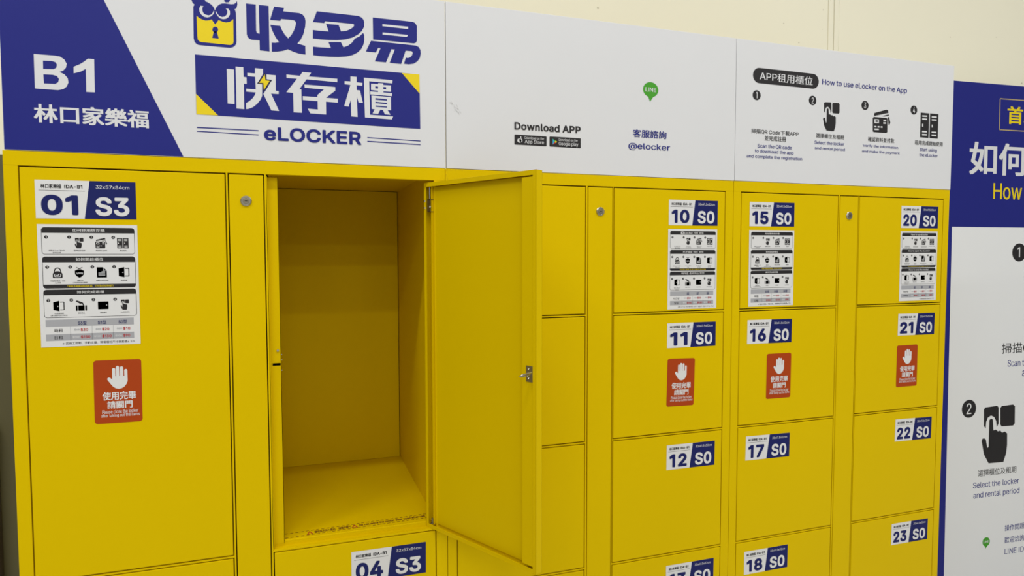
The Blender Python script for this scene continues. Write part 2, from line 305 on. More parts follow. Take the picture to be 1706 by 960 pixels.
'O':(533,[[267,-7,205,1,150,25,105,63,70,115,48,179,40,254,48,329,70,393,105,445,150,484,205,508,267,516,329,508,384,484,429,445,464,393,486,329,493,254,486,179,464,115,429,63,384,25,329,1],[267,53,310,59,349,76,383,105,408,144,425,194,430,254,425,314,408,365,383,404,349,433,310,450,267,456,223,450,184,433,151,404,125,364,109,314,103,254,109,194,125,144,151,105,184,76,223,59]]),
'P':(444,[[125,242,233,242,269,246,297,256,318,272,333,294,342,319,344,348,342,376,333,402,318,423,297,439,268,449,232,452,125,452],[125,186,109,186,109,242,125,242],[60,0,60,509,235,509,289,503,332,487,366,462,390,430,404,391,409,348,404,304,390,265,366,233,332,207,289,191,235,186,125,186,125,0]]),
'Q':(533,[[245,159,313,159,369,85,384,65,468,-48,401,-48,346,27,331,46],[267,-7,205,1,150,25,105,63,70,115,48,179,40,254,48,329,70,393,105,445,150,484,205,508,267,516,329,508,384,484,429,445,464,393,486,329,493,254,486,179,464,115,429,63,384,25,329,1],[267,53,310,59,349,76,383,105,408,144,425,194,430,254,425,314,408,365,383,404,349,433,310,450,267,456,223,450,184,433,151,404,125,364,109,314,103,254,109,194,125,144,151,105,184,76,223,59]]),
'R':(449,[[125,255,234,255,269,258,298,267,319,281,334,300,342,324,345,352,342,380,334,405,319,425,298,440,269,449,233,452,125,452],[125,198,96,198,96,255,125,255],[60,0,60,509,236,509,290,504,333,489,367,465,390,433,405,395,409,352,405,309,390,271,367,240,333,217,289,203,236,198,125,198,125,0],[353,0,230,229,303,229,428,0]]),
'S':(446,[[224,-9,172,-4,128,9,91,31,64,60,46,96,38,137,104,137,110,110,123,88,142,71,166,59,194,52,224,49,257,52,286,60,311,74,329,92,341,114,346,139,342,161,332,179,316,193,296,205,245,222,184,239,128,260,86,289,67,313,56,341,52,372,58,413,75,448,102,476,138,498,180,511,227,516,275,511,316,498,351,476,377,449,394,415,401,378,337,378,326,412,302,437,267,453,225,459,194,456,167,448,145,435,129,418,118,398,115,376,119,352,131,334,148,319,169,308,212,293,264,279,312,264,336,252,359,238,379,220,395,198,405,171,408,139,403,99,386,64,360,34,323,11,278,-4]]),
'T':(448,[[32,452,32,509,417,509,417,452,257,452,257,0,193,0,193,452]]),
'U':(517,[[259,-8,203,-2,154,15,114,43,85,80,66,124,60,173,60,509,124,509,124,178,128,144,141,113,160,87,187,68,220,56,259,52,298,56,331,68,357,87,377,113,389,144,393,178,393,509,457,509,457,173,451,124,433,80,403,43,363,15,315,-2]]),
'V':(479,[[241,52,248,31,235,31],[204,0,16,509,84,509,192,206,215,137,241,52,267,138,290,206,395,509,463,509,278,0]]),
'W':(686,[[193,61,197,40,189,40],[492,62,497,40,488,40],[343,437,336,475,350,475],[155,0,16,509,82,509,163,196,175,145,187,94,193,61,200,94,211,145,224,196,306,509,380,509,462,196,474,145,486,94,492,62,499,94,510,145,523,196,603,509,670,509,530,0,455,0,368,323,351,391,343,437,335,395,318,323,230,0]]),
'X':(474,[[200,260,217,284,217,236],[276,263,259,239,259,287],[237,218,230,231,244,231],[18,0,200,260,29,509,104,509,178,400,204,361,223,329,238,302,252,329,272,361,298,400,374,509,446,509,276,263,456,0,382,0,292,129,268,165,250,195,237,218,225,196,206,166,182,129,91,0]]),
'Y':(472,[[237,260,250,230,224,230],[203,0,203,208,16,509,91,509,192,344,222,292,237,260,251,293,280,344,381,509,455,509,268,208,268,0]]),
'Z':(438,[[323,453,341,476,348,454],[114,55,97,33,90,54],[42,0,42,46,273,385,306,431,323,453,285,452,223,452,40,452,40,509,397,509,397,462,169,129,134,81,114,55,152,57,214,57,399,57,399,0]]),
'a':(389,[[160,-9,126,-5,94,5,68,22,48,45,35,73,30,108,34,138,43,161,58,179,78,193,100,203,125,211,178,220,234,227,252,230,265,235,273,243,276,255,276,257,273,279,267,297,256,311,240,322,220,329,196,331,171,329,149,322,132,313,118,301,107,288,100,274,41,291,57,322,79,346,104,364,133,375,163,382,194,384,239,379,263,372,286,360,306,343,322,320,333,290,337,251,337,0,277,0,277,52,272,52,252,25,236,12,215,1,190,-6],[170,45,202,49,228,59,248,74,263,93,272,115,276,138,276,190,259,182,231,176,200,171,175,168,134,159,117,150,103,139,95,124,92,105,94,87,102,72,114,61,130,52,149,47]]),
'b':(424,[[229,-8,198,-5,172,4,153,17,138,31,118,59,112,59,112,0,53,0,53,509,114,509,114,319,118,319,137,346,152,360,171,373,197,381,229,384,274,378,313,361,345,332,370,293,385,245,390,189,385,133,370,84,346,45,313,16,274,-2],[220,47,253,51,279,66,301,88,316,117,325,151,328,189,325,227,316,261,301,290,280,311,253,325,220,330,188,325,161,312,140,291,125,263,116,229,113,189,116,150,125,115,140,86,162,65,188,51]]),
'c':(396,[[207,-8,159,-2,117,16,82,46,56,85,40,133,34,187,40,243,56,291,82,330,117,360,159,378,207,384,234,383,260,377,284,368,305,356,324,341,340,322,353,301,362,277,303,262,290,289,270,311,242,325,207,330,173,325,145,310,124,287,108,258,99,224,96,187,99,151,108,117,124,89,145,66,173,51,207,46,243,52,271,66,292,89,304,117,363,102,354,78,341,56,325,37,306,21,285,9,261,-1,235,-6]]),
'd':(424,[[195,-8,151,-2,111,16,79,45,55,84,39,133,34,189,39,245,55,293,79,332,112,361,151,378,196,384,228,381,253,373,272,360,287,346,306,319,311,319,311,509,372,509,372,0,313,0,313,59,307,59,287,31,272,17,252,4,227,-5],[205,47,236,51,263,65,284,86,299,115,309,150,312,189,309,229,300,263,284,291,263,312,237,325,205,330,172,325,145,311,124,290,108,261,99,227,96,189,99,151,109,117,124,88,145,66,172,51]]),
'e':(404,[[308,221,338,221,310,202],[97,221,308,221,307,237,298,269,283,294,263,314,237,326,205,330,173,326,146,313,125,294,109,270,99,241],[97,169,75,169,75,221,97,221,96,211,96,178],[212,-8,161,-2,117,16,82,46,56,85,40,132,34,187,39,242,55,290,81,329,115,359,157,378,205,384,236,382,266,374,294,361,319,341,341,315,357,282,368,242,371,194,371,169,97,169,100,139,110,106,128,80,151,61,179,50,212,46,234,48,254,53,271,61,285,73,297,88,306,105,365,91,353,63,335,39,311,19,283,4,249,-5]]),
'f':(253,[[228,379,228,327,6,327,6,379],[81,0,81,432,84,461,96,486,113,505,135,519,161,527,187,530,222,527,243,521,227,468,215,472,195,474,171,470,154,460,145,443,142,419,142,0]]),
'g':(425,[[207,-151,168,-148,134,-140,105,-127,82,-110,64,-91,51,-69,101,-41,122,-66,136,-78,154,-88,178,-95,207,-97,249,-92,282,-75,298,-58,308,-34,311,-6,311,68,306,68,287,41,272,28,252,16,227,8,195,5,152,10,113,27,80,53,55,90,39,136,34,191,39,246,55,293,80,332,112,361,152,378,196,384,228,382,253,373,273,360,288,346,308,319,313,319,313,379,372,379,372,-9,367,-54,350,-90,324,-117,291,-136,251,-147],[205,59,237,63,264,75,285,95,300,121,309,154,312,193,309,231,300,264,285,291,264,312,237,325,205,330,172,325,145,312,124,290,109,262,99,229,96,193,99,155,109,123,124,96,145,76,172,63]]),
'h':(410,[[114,312,114,287,102,287],[114,227,114,0,53,0,53,509,114,509,114,312,124,332,152,362,187,379,227,384,264,380,295,369,321,349,341,321,353,285,357,240,357,0,296,0,296,235,290,275,273,304,246,323,210,329,184,326,161,317,141,303,126,283,117,257]]),
'i':(166,[[53,0,53,379,114,379,114,0],[84,443,67,446,54,455,44,468,41,483,44,499,54,512,67,521,84,524,100,521,114,512,123,499,126,483,123,468,114,455,100,446]]),
'j':(166,[[53,379,114,379,114,-30,111,-63,102,-90,86,-113,65,-129,37,-139,4,-143,-10,-143,-10,-87,2,-87,25,-83,40,-72,50,-54,53,-29],[83,443,67,446,53,455,44,468,41,483,44,499,53,512,67,521,83,524,100,521,114,512,123,499,126,483,123,468,114,455,100,446]]),
'k':(380,[[110,137,110,212,121,212,284,379,360,379,184,199,177,199],[53,0,53,509,114,509,114,0],[294,0,148,186,191,229,372,0]]),
'l':(189,[[139,-2,101,3,74,20,58,47,53,84,53,509,114,509,114,99,115,77,120,62,130,54,146,52,160,53,170,54,181,3,162,-1]]),
'm':(610,[[53,0,53,379,112,379,112,306,118,323,132,346,151,363,172,376,195,384,219,386,257,380,287,361,309,331,317,308,322,321,337,343,357,361,381,375,407,383,437,386,468,383,497,372,522,354,541,328,553,296,557,255,557,0,496,0,496,254,490,289,473,313,447,326,419,330,395,328,374,320,358,307,345,290,338,270,335,247,335,0,274,0,274,260,269,288,253,311,229,326,199,330,178,328,158,320,140,307,126,289,117,266,114,238,114,0]]),
'n':(410,[[112,307,112,287,102,287],[114,227,114,0,53,0,53,379,112,379,112,307,124,332,152,362,187,379,227,384,264,380,295,369,321,349,341,321,353,285,357,240,357,0,296,0,296,235,290,275,273,304,246,323,210,329,184,326,161,317,141,303,126,283,117,257]]),
'o':(415,[[207,-8,159,-2,117,16,82,46,56,85,40,133,34,187,40,243,56,291,82,330,117,360,159,378,207,384,256,378,299,360,333,330,359,291,376,243,381,187,376,133,359,85,333,46,299,16,256,-2],[207,46,242,51,270,66,292,89,307,117,316,151,319,187,316,224,307,258,292,287,270,310,242,325,207,330,173,325,145,310,124,287,108,258,99,224,96,187,99,151,108,117,124,89,145,66,173,51]]),
'p':(424,[[53,-143,53,379,112,379,112,319,118,319,137,346,152,360,171,373,197,381,229,384,274,378,313,361,345,332,370,293,385,245,390,189,385,133,370,84,346,45,313,16,274,-2,229,-8,198,-5,173,4,153,17,138,31,118,59,114,59,114,-143],[220,47,253,51,279,66,301,88,316,117,325,151,328,189,325,227,316,261,301,290,280,311,253,325,220,330,188,325,161,312,140,291,125,263,116,229,113,189,116,150,125,115,140,86,162,65,188,51]]),
'q':(424,[[372,-143,311,-143,311,59,306,59,287,31,272,17,252,4,227,-5,195,-8,151,-2,111,16,79,45,55,84,39,133,34,189,39,245,55,293,79,332,112,361,151,378,196,384,228,381,253,373,272,360,287,346,307,319,313,319,313,379,372,379],[205,47,236,51,263,65,284,86,299,115,309,150,312,189,309,229,300,263,284,291,263,312,237,325,205,330,172,325,145,311,124,290,108,261,99,227,96,189,99,151,109,117,124,88,145,66,172,51]]),
'r':(259,[[53,0,53,379,112,379,112,321,115,321,130,347,152,367,181,380,213,385,229,384,243,384,243,322,230,324,207,326,182,323,159,315,140,301,126,284,117,262,114,237,114,0]]),
's':(365,[[182,-8,145,-5,112,3,84,18,62,38,45,63,36,94,94,107,105,79,124,60,150,49,181,45,217,50,244,62,262,81,268,103,265,121,254,136,237,147,212,155,149,170,104,186,72,208,53,237,47,274,51,305,65,332,87,354,115,370,149,381,187,384,223,381,254,372,279,358,299,339,314,316,324,290,268,277,258,298,243,316,219,328,187,333,156,329,131,317,114,299,109,277,112,258,124,243,144,232,172,223,229,209,275,194,306,171,325,142,331,107,326,75,312,47,290,24,260,6,223,-5]]),
't':(227,[[204,379,204,327,6,327,6,379],[65,471,126,471,126,98,128,76,136,61,150,53,170,50,185,51,202,54,213,2,192,-3,168,-4,125,2,92,21,72,52,65,93]]),
'u':(410,[[298,73,298,92,307,92],[182,-5,146,-1,115,11,89,31,69,59,57,95,53,139,53,379,114,379,114,144,119,105,137,75,164,56,200,50,226,53,249,62,268,77,283,97,293,122,296,153,296,379,357,379,357,0,298,0,298,73,286,47,257,17,222,0]]),
'v':(389,[[195,59,206,21,184,21],[163,0,17,379,84,379,165,155,187,87,195,59,203,87,224,155,305,379,371,379,226,0]]),
'w':(567,[[170,64,175,41,165,41],[397,66,402,41,391,41],[284,309,277,338,291,338],[138,0,23,379,87,379,133,214,154,137,170,64,186,135,206,214,252,379,316,379,362,214,382,136,397,66,413,135,434,214,480,379,545,379,429,0,368,0,319,172,305,225,291,280,284,309,277,280,263,225,248,172,199,0]]),
'x':(378,[[155,195,171,218,171,171],[191,233,207,206,175,206],[224,192,209,169,209,214],[189,155,173,182,205,182],[21,0,155,195,29,379,100,379,147,306,179,253,191,233,202,253,233,306,282,379,352,379,224,192,358,0,287,0,231,85,200,136,189,155,178,136,148,85,91,0]]),
'y':(389,[[195,60,206,21,184,21],[47,-139,61,-86,71,-87,88,-90,104,-89,118,-84,130,-74,141,-58,151,-36,163,-1,17,379,84,379,165,155,187,87,195,60,202,87,224,155,305,379,371,379,204,-58,191,-85,177,-107,159,-124,139,-136,117,-143,91,-145,65,-143]]),
'z':(380,[[42,0,42,46,254,320,254,323,48,323,48,379,333,379,333,331,126,60,126,56,339,56,339,0]]),
}
SPACE=187
EMBLEM=[('blue',1,[352.2,321.3,351.6,288.2,351.2,255.0,352.5,248.6,355.3,244.5,359.6,242.0,366.8,241.7,422.5,241.9,427.7,243.4,431.7,246.2,435.0,251.0,436.2,256.6,436.2,288.0,436.0,318.1,435.2,322.2,433.4,325.6,436.2,327.1,438.2,331.0,439.5,336.5,438.8,343.7,436.5,339.8,432.5,336.6,426.8,335.5,421.2,335.8,414.4,335.9,408.8,335.0,403.2,332.1,398.6,327.4,395.7,322.9,394.3,318.0,392.9,322.6,390.8,326.5,386.5,330.7,381.0,334.0,375.5,335.7,375.1,341.8,370.3,347.1,364.8,344.1,360.2,337.0,355.9,338.2,352.2,342.5,349.3,348.0,348.9,342.1,348.9,335.0,350.8,329.4,355.0,325.8,353.3,323.8]),
('yel',2,[358.1,303.1,362.6,298.9,369.1,296.1,375.7,294.7,382.4,296.1,387.4,298.5,390.1,294.2,394.1,288.5,397.6,293.3,401.0,298.8,408.0,296.3,415.8,295.0,422.6,296.9,427.8,300.9,430.4,304.2,430.4,280.1,430.2,256.0,429.0,251.6,426.1,248.9,421.5,247.9,365.8,248.4,361.7,249.8,359.1,253.4,358.4,260.5]),
('wht',3,[365.9,324.7,371.8,324.8,369.7,321.0,369.6,315.1,371.6,310.0,375.4,307.2,381.5,306.4,386.5,308.5,389.9,312.7,391.5,317.1,393.0,316.0,392.2,312.4,389.3,307.9,384.8,303.8,379.2,301.7,372.6,302.4,367.2,306.5,364.0,312.1,363.6,319.1]),
('wht',3,[415.9,325.3,421.5,324.8,424.0,320.3,424.1,313.1,421.1,307.3,416.0,303.1,410.3,301.6,404.8,302.5,399.8,306.7,396.6,312.3,395.2,316.3,396.7,316.5,399.4,311.4,402.6,307.6,408.2,306.1,413.8,307.7,417.3,311.7,419.1,317.3,418.4,322.0]),
('blue',3,[399.8,278.2,399.5,276.6,398.9,275.0,398.0,273.6,396.8,272.4,395.4,271.6,393.9,271.3,392.4,271.3,391.1,271.8,389.9,272.7,389.1,273.9,388.5,275.4,388.4,277.0,388.6,278.7,389.2,280.3,390.1,281.7,391.3,282.8,392.7,283.6,394.2,284.0,395.7,283.9,397.0,283.4,398.2,282.5,399.1,281.3,399.6,279.9]),
('blue',3,[391.1,273.5,397.1,273.9,400.6,259.3,387.7,259.3]),
('blue',1,[412.9,340.5,416.7,338.3,422.4,339.5,424.4,342.5,425.4,349.2,420.5,357.0,414.7,350.3])]
LETTERS=[('blue',1,[457.1,340.9,476.8,341.0,476.6,310.2,476.6,284.6,477.6,281.0,479.7,279.1,483.6,278.5,483.0,340.9,503.3,341.1,503.3,242.2,483.3,242.5,483.3,264.3,467.6,264.0,462.5,265.5,458.8,269.2,457.2,275.1]),
('blue',1,[514.7,341.1,535.6,340.9,533.8,332.9,567.6,333.0,574.9,330.4,579.5,324.7,580.9,316.6,579.8,304.0,575.5,286.9,569.2,273.8,562.4,265.3,579.4,262.0,579.5,242.7,566.7,243.2,554.7,246.1,542.2,250.7,532.2,246.4,520.3,243.5,508.2,242.3,508.3,261.7,515.4,262.1,524.0,264.0,517.0,273.9,510.7,286.9,506.0,300.4,526.9,300.2,530.4,291.7,536.2,282.1,543.3,274.6,550.1,282.9,555.6,293.1,559.1,303.1,560.3,310.8,558.6,314.7,554.6,316.4,528.9,315.8,527.2,311.5,505.9,311.3]),
('blue',1,[605.8,341.4,696.8,341.8,703.9,339.5,708.8,335.1,710.8,328.2,710.0,318.1,704.9,308.3,696.3,299.6,683.5,291.2,668.0,285.7,649.9,282.0,631.9,280.5,612.7,279.9,596.0,280.2,596.3,299.0,613.0,298.7,630.8,299.4,625.3,315.8,653.1,316.4,658.2,302.6,669.7,304.8,679.5,309.9,685.9,315.5,687.8,319.2,687.4,321.6,684.6,322.4,623.3,321.5,621.5,317.1,596.6,316.5]),
('blue',1,[708.0,304.4,710.5,299.0,710.6,289.0,708.1,277.4,702.9,266.9,694.3,258.2,683.0,251.4,668.9,246.8,652.1,244.2,632.7,242.7,613.5,242.2,596.5,242.8,596.1,261.9,613.8,261.8,635.3,262.7,630.0,275.5,657.4,278.3,663.1,267.2,673.4,271.7,681.9,279.0,686.9,285.9,688.4,289.3,699.1,295.2]),
('blue',1,[730.3,341.9,823.0,342.5,829.3,340.4,833.5,334.0,833.2,300.0,831.0,294.9,826.0,292.6,730.5,291.8]),
('wht',2,[752.4,329.1,812.7,329.6,812.6,324.4,752.4,324.4]),
('wht',2,[752.6,310.1,812.1,310.5,809.2,305.8,752.6,305.3]),
('blue',1,[725.6,288.2,830.3,287.9,837.4,285.1,841.6,278.6,842.2,270.3,840.0,260.3,834.2,251.4,824.9,245.0,813.5,242.5,801.8,242.6,806.6,257.4,810.9,256.8,816.5,258.8,820.8,263.3,823.0,269.1,822.0,272.8,819.5,273.9,806.1,273.4,795.2,241.5,768.3,241.8,780.6,273.7,772.8,273.8,759.7,242.0,733.9,242.0,747.4,273.6,741.9,273.5,736.6,262.4,713.7,262.8])]
BANNER=[('blue',1,[352.8,221.1,838.5,220.8,839.6,92.0,352.7,94.2]),
('yel',2,[353.0,137.4,395.7,94.4,353.1,94.2]),
('yel',2,[796.6,220.5,838.5,220.8,838.6,175.5]),
('wht',2,[415.2,196.0,429.6,196.0,429.4,121.3,415.4,121.6]),
('wht',2,[433.1,202.7,448.7,202.6,448.8,181.6,454.8,181.1,454.9,166.9,449.2,166.9,448.9,111.6,433.2,111.9]),
('wht',2,[456.6,190.9,472.4,191.0,472.7,202.8,489.0,202.6,488.7,190.9,476.3,169.1,486.7,168.9,486.2,143.9,483.0,135.2,475.4,124.9,466.7,117.2,458.1,113.0,452.8,111.9,452.8,125.2,459.6,129.6,467.1,137.3,471.5,144.7,472.8,149.8,453.9,150.1,453.7,156.5,473.3,156.5,472.6,183.9,456.8,184.2]),
('wht',2,[496.4,190.9,515.0,190.8,515.0,156.6,521.0,156.4,520.8,149.9,504.9,149.7,521.0,112.5,504.8,112.7,488.8,147.8,495.8,159.0,507.3,180.1,496.2,180.5]),
('dblue',3,[493.4,194.9,496.2,179.2,507.6,179.5,488.8,150.9,487.1,170.0,475.7,169.0]),
('yel',4,[492.4,190.8,494.0,177.7,502.6,177.5,490.2,156.6,489.2,171.7,480.9,171.5]),
('wht',2,[572.4,203.1,591.2,202.8,585.6,194.3,648.3,194.4,648.2,186.8,581.0,187.5,564.9,163.9,569.3,163.9,569.7,112.0,551.9,111.9,551.5,154.8,537.3,155.3,560.4,187.0,538.1,187.1,538.0,194.4,566.8,194.1]),
('wht',2,[576.2,175.5,643.5,175.3,643.4,167.0,622.6,149.5,648.9,149.2,648.7,140.4,622.5,140.6,622.4,111.8,587.9,112.0,582.6,121.9,604.4,121.6,604.3,140.5,572.2,140.7,572.3,149.2,603.8,149.7,604.3,154.5,618.5,168.0,576.7,168.4]),
('wht',2,[677.9,202.4,691.5,202.5,691.4,190.0,704.9,189.8,704.5,183.2,691.3,183.2,691.3,172.3,699.0,171.9,705.4,143.9,695.5,144.1,691.6,157.4,692.8,110.9,678.6,111.2,678.1,149.6,672.9,133.4,662.9,133.6,677.6,182.8,664.5,183.7,664.6,190.5,677.7,190.9]),
('wht',2,[708.1,202.0,774.5,201.7,774.0,194.4,720.3,194.9,721.4,117.9,775.0,117.4,772.1,110.5,709.7,111.0]),
('wht',2,[724.6,189.6,740.7,190.0,741.2,192.4,752.5,192.6,752.7,188.9,770.4,189.3,770.3,174.5,752.9,174.5,752.6,171.7,773.0,171.2,772.3,164.5,722.6,164.8,722.7,171.7,740.5,171.7,740.5,174.5,724.4,175.2]),
('blue',3,[734.2,184.4,740.7,184.2,740.6,179.7,734.1,179.6]),
('blue',3,[752.6,184.4,759.5,184.4,759.2,179.5,752.6,179.5]),
('wht',2,[725.1,162.4,770.1,162.3,770.2,131.3,762.2,131.3,769.0,120.8,755.8,121.3,751.1,130.9,745.3,131.2,739.9,120.9,727.2,121.3,732.2,131.0,725.2,131.6]),
('blue',3,[734.2,157.2,761.0,156.5,761.0,153.1,734.1,153.4]),
('blue',3,[734.3,148.6,761.0,148.2,760.9,145.2,734.3,145.3]),
('blue',3,[734.4,140.1,760.9,139.6,760.8,136.9,734.3,137.1]),
('blue',1,[353.1,67.2,477.3,67.3,477.3,65.3,353.1,64.8]),
('blue',1,[352.9,58.6,477.1,58.1,477.1,56.1,352.9,56.7]),
('blue',1,[714.6,65.5,839.8,64.4,839.8,62.3,714.5,63.4]),
('blue',1,[714.5,57.1,839.7,55.8,839.7,53.7,714.4,54.6])]
BONE=[('wht',2,[59.5,193.6,95.1,193.6,104.2,192.7,111.6,187.8,115.6,179.5,114.2,171.5,109.4,165.3,102.5,161.7,110.7,158.0,116.6,150.6,117.5,141.9,114.5,133.8,108.3,128.0,99.0,125.2,59.4,125.5]),
('blue',3,[74.9,181.8,90.3,182.4,96.2,180.8,98.8,176.2,97.4,169.9,92.8,166.4,74.7,165.3]),
('blue',3,[74.7,154.5,90.9,155.1,98.1,153.1,101.3,147.6,99.8,141.0,94.1,137.0,75.0,136.7]),
('wht',2,[153.3,193.2,164.5,193.2,163.7,125.7,148.5,125.5,149.1,172.3,140.1,165.9,127.3,161.2,127.6,174.4,139.0,180.7,146.9,186.8])]
HAND=[(1,[6.6,98.6,32.7,99.8,35.8,96.5,36.7,68.9,32.8,62.6,31.0,73.3,26.4,80.6,19.3,83.8,12.3,80.4,8.9,73.0,8.3,61.7,3.9,66.6,3.1,95.2]),
(1,[42.5,98.8,68.2,100.0,72.4,96.7,73.0,66.6,69.3,62.7,43.6,62.9,40.4,66.7,39.6,95.5]),
(1,[15.9,75.8,19.4,78.5,23.5,76.4,25.6,57.3,30.8,58.4,35.5,54.9,40.8,55.9,44.9,51.9,51.0,53.6,56.4,49.8,57.0,29.4,55.2,14.8,49.5,0.0,16.5,0.4,5.9,16.6,0.0,40.1,1.2,44.2,5.1,45.2,9.2,42.7,12.7,27.7,15.6,29.1])]
CARDS=[(1,[5.3,64.9,77.2,65.1,82.5,61.4,83.6,5.1,78.3,0.7,7.5,0.0,1.9,3.5,0.0,60.1]),
(1,[8.9,81.9,76.0,100.0,83.6,98.9,87.1,87.4,9.3,69.3,6.2,72.2]),
(1,[51.5,71.1,88.2,81.0,91.0,75.7,64.2,70.7]),
(1,[84.3,68.5,91.9,70.0,99.3,46.4,96.1,38.1,89.7,36.8]),
(0,[9.0,55.6,33.8,56.2,34.4,39.3,9.6,38.8]),
(1,[15.0,51.5,28.1,51.8,28.3,43.8,15.3,43.5]),
(0,[59.2,56.2,74.6,56.7,74.7,50.6,59.4,50.1]),
(0,[58.8,45.4,74.0,45.8,74.3,39.3,59.0,38.9]),
(0,[10.0,26.7,20.6,26.9,20.7,21.5,10.1,21.4]),
(0,[27.2,27.1,38.2,27.4,38.5,21.4,27.5,21.1]),
(0,[44.6,27.2,55.1,27.5,55.4,21.4,44.7,21.3]),
(0,[10.0,15.8,34.3,16.4,34.6,10.0,10.1,9.4])]
LOCKERS=[(1,[0.0,100.0,46.5,99.5,46.5,0.1,0.8,0.6]),
(1,[51.5,99.9,98.1,100.0,98.2,0.0,52.4,0.5]),
(0,[8.7,89.4,35.8,90.2,36.1,84.6,8.9,83.8]),
(0,[9.2,77.1,36.3,77.8,36.6,72.2,9.4,71.5]),
(0,[9.2,55.4,14.9,55.5,15.4,43.7,9.7,43.6]),
(0,[9.9,27.1,36.3,27.8,36.6,22.0,10.2,21.4]),
(0,[10.4,14.8,36.8,15.3,37.1,9.3,10.7,8.8]),
(0,[60.6,89.3,88.0,90.1,88.3,84.7,60.9,83.9]),
(0,[61.1,77.2,87.8,78.0,88.0,72.2,61.4,71.5]),
(0,[61.7,55.0,67.0,55.2,67.5,43.9,62.2,43.8]),
(0,[62.0,27.1,88.7,27.8,88.9,22.0,62.2,21.5]),
(0,[62.4,15.4,89.2,15.9,89.4,9.9,62.7,9.3])]
TEXT_A=[('林口家樂福',55.8,58.1,261.3,95.4,'wht',0.036),
('eLOCKER',488.4,46.2,700.6,76.7,'blue',0.036)]
TEXT_B=[('Download APP',1078.4,105.3,1260.6,123.7,'blk',0.034),
('客服諮詢',1414.3,105.6,1517.9,126.6,'blue',0.018),
('@elocker',1401.2,71.0,1529.3,90.4,'blue',0.014),
('Download on the',1105.3,83.7,1158.1,90.5,'wht',0),
('App Store',1105.3,71.5,1159.1,83.2,'wht',0),
('Download on the',1197.8,84.8,1251.3,92.3,'wht',0),
('Google play',1197.8,71.5,1253.6,84.9,'wht',0)]
TEXT_C=[('APP租用櫃位',1822.6,290.2,2013.4,315.3,'wht',0.01),
('How to use eLocker on the App',2049.4,292.8,2385.2,312.7,'blue',0.008),
('掃描QR Code下載APP',1796.9,138.5,1965.7,151.3,'blk',0.01),
('並完成註冊',1843.7,119.7,1920.3,134.6,'blk',0.01),
('Scan the QR code',1819.7,97.9,1941.8,109.2,'blue',0.006),
('to download the app',1810.8,81.9,1948.6,93.8,'blue',0.006),
('and complete the registration',1782.6,66.4,1980.5,77.9,'blue',0.006),
('選擇櫃位及租期',2030.7,138.6,2136.9,152.0,'blk',0.01),
('Select the locker',2025.7,120.1,2138.8,129.8,'blue',0.006),
('and rental period',2026.9,102.6,2141.5,112.6,'blue',0.006),
('確認資料並付款',2231.8,138.7,2338.3,152.7,'blk',0.01),
('Verify the information',2211.6,119.8,2355.2,129.4,'blue',0.006),
('and make the payment',2209.2,102.8,2362.1,112.2,'blue',0.006),
('租用完成開始使用',2425.0,139.0,2545.3,153.1,'blk',0.01),
('Start using',2447.7,117.6,2520.5,130.6,'blue',0.006),
('the eLocker',2445.8,103.4,2525.4,113.0,'blue',0.006)]

# ------------------------------------------------------------------ setting
def structure(o, label=None, cat=None):
    o['kind'] = 'structure'
    if label: o['label'] = label
    if cat: o['category'] = cat
    return o
WY = 0.68
g = Geo(); g.box(-4, 7, -12, 1.0, -0.1, 0, 'floor'); structure(g.build('floor'), 'grey polished floor under the lockers', 'floor')
g = Geo(); g.box(-4, 7, -12, 1.0, CEIL, CEIL + 0.1, 'ceil'); structure(g.build('ceiling'), 'white ceiling above the lockers', 'ceiling')
g = Geo(); g.box(-4, 7, WY + 0.012, WY + 0.15, 0, CEIL, 'wall')
wb = structure(g.build('wall_back'), 'cream painted wall behind the lockers', 'wall')
def wp(name, x0, x1, y0, z0, z1, m='wall', bev=0.0012, label=None):
    g = Geo(); g.box(x0, x1, y0, WY + 0.012, z0, z1, m, bev=bev); return g.build(name, wb, label=label)
wp('panel', -4, 2.7300, WY, 0.10, CEIL)
wp('joint_strip', 2.7312, 2.7590, WY - 0.002, 0.10, CEIL)
wp('panel', 2.7640, 2.7890, WY - 0.0005, 0.10, CEIL)
wp('panel', 2.7898, 7, WY, 0.10, CEIL)
wp('dado_panel', -4, 0.4, WY - 0.008, 0.10, ZT + 0.0776, 'dado', label='shade darkened olive dado panel')
g = Geo(); g.box(-0.9, -0.266, WY - 0.04, WY - 0.008, 0.10, ZT - 0.70, 'guard', bev=0.006)
g.build('wall_guard', wb, label='brown grey rubber guard board')
g = Geo(); g.box(-4, 7, WY - 0.02, WY + 0.012, 0, 0.10, 'guard', bev=0.003); structure(g.build('baseboard_back'), 'dark baseboard along the back wall', 'baseboard')

for i, (x, y) in enumerate(LAMPS):
    side = {-1.5: 'nearest the lockers', -3.9: 'in the second row', -6.6: 'in the third row', -9.6: 'in the far row'}[y]
    nth = ['leftmost', 'second from left', 'third from left', 'rightmost'][i % 4]
    t = thing('ceiling_light', 'white ceiling strip light %s, %s of four' % (side, nth), 'light', (x, y, CEIL), 'strip lights on the ceiling')
    g = Geo(); g.box(x - .62, x + .62, y - .10, y + .10, CEIL - .06, CEIL, 'lamph', bev=.004); g.build('housing', t, Vector((x, y, CEIL)))
    L = bpy.data.lights.new('tube', 'AREA'); L.shape = 'RECTANGLE'; L.size = 1.2; L.size_y = 0.16; L.energy = LAMP_W * LAMP_POWER[y] * LAMP_SIDE[x]; L.color = (1.0, 0.99, 0.97)
    lo = bpy.data.objects.new('tube', L); COL.objects.link(lo); lo.location = (0, 0, -0.065); lo.parent = t

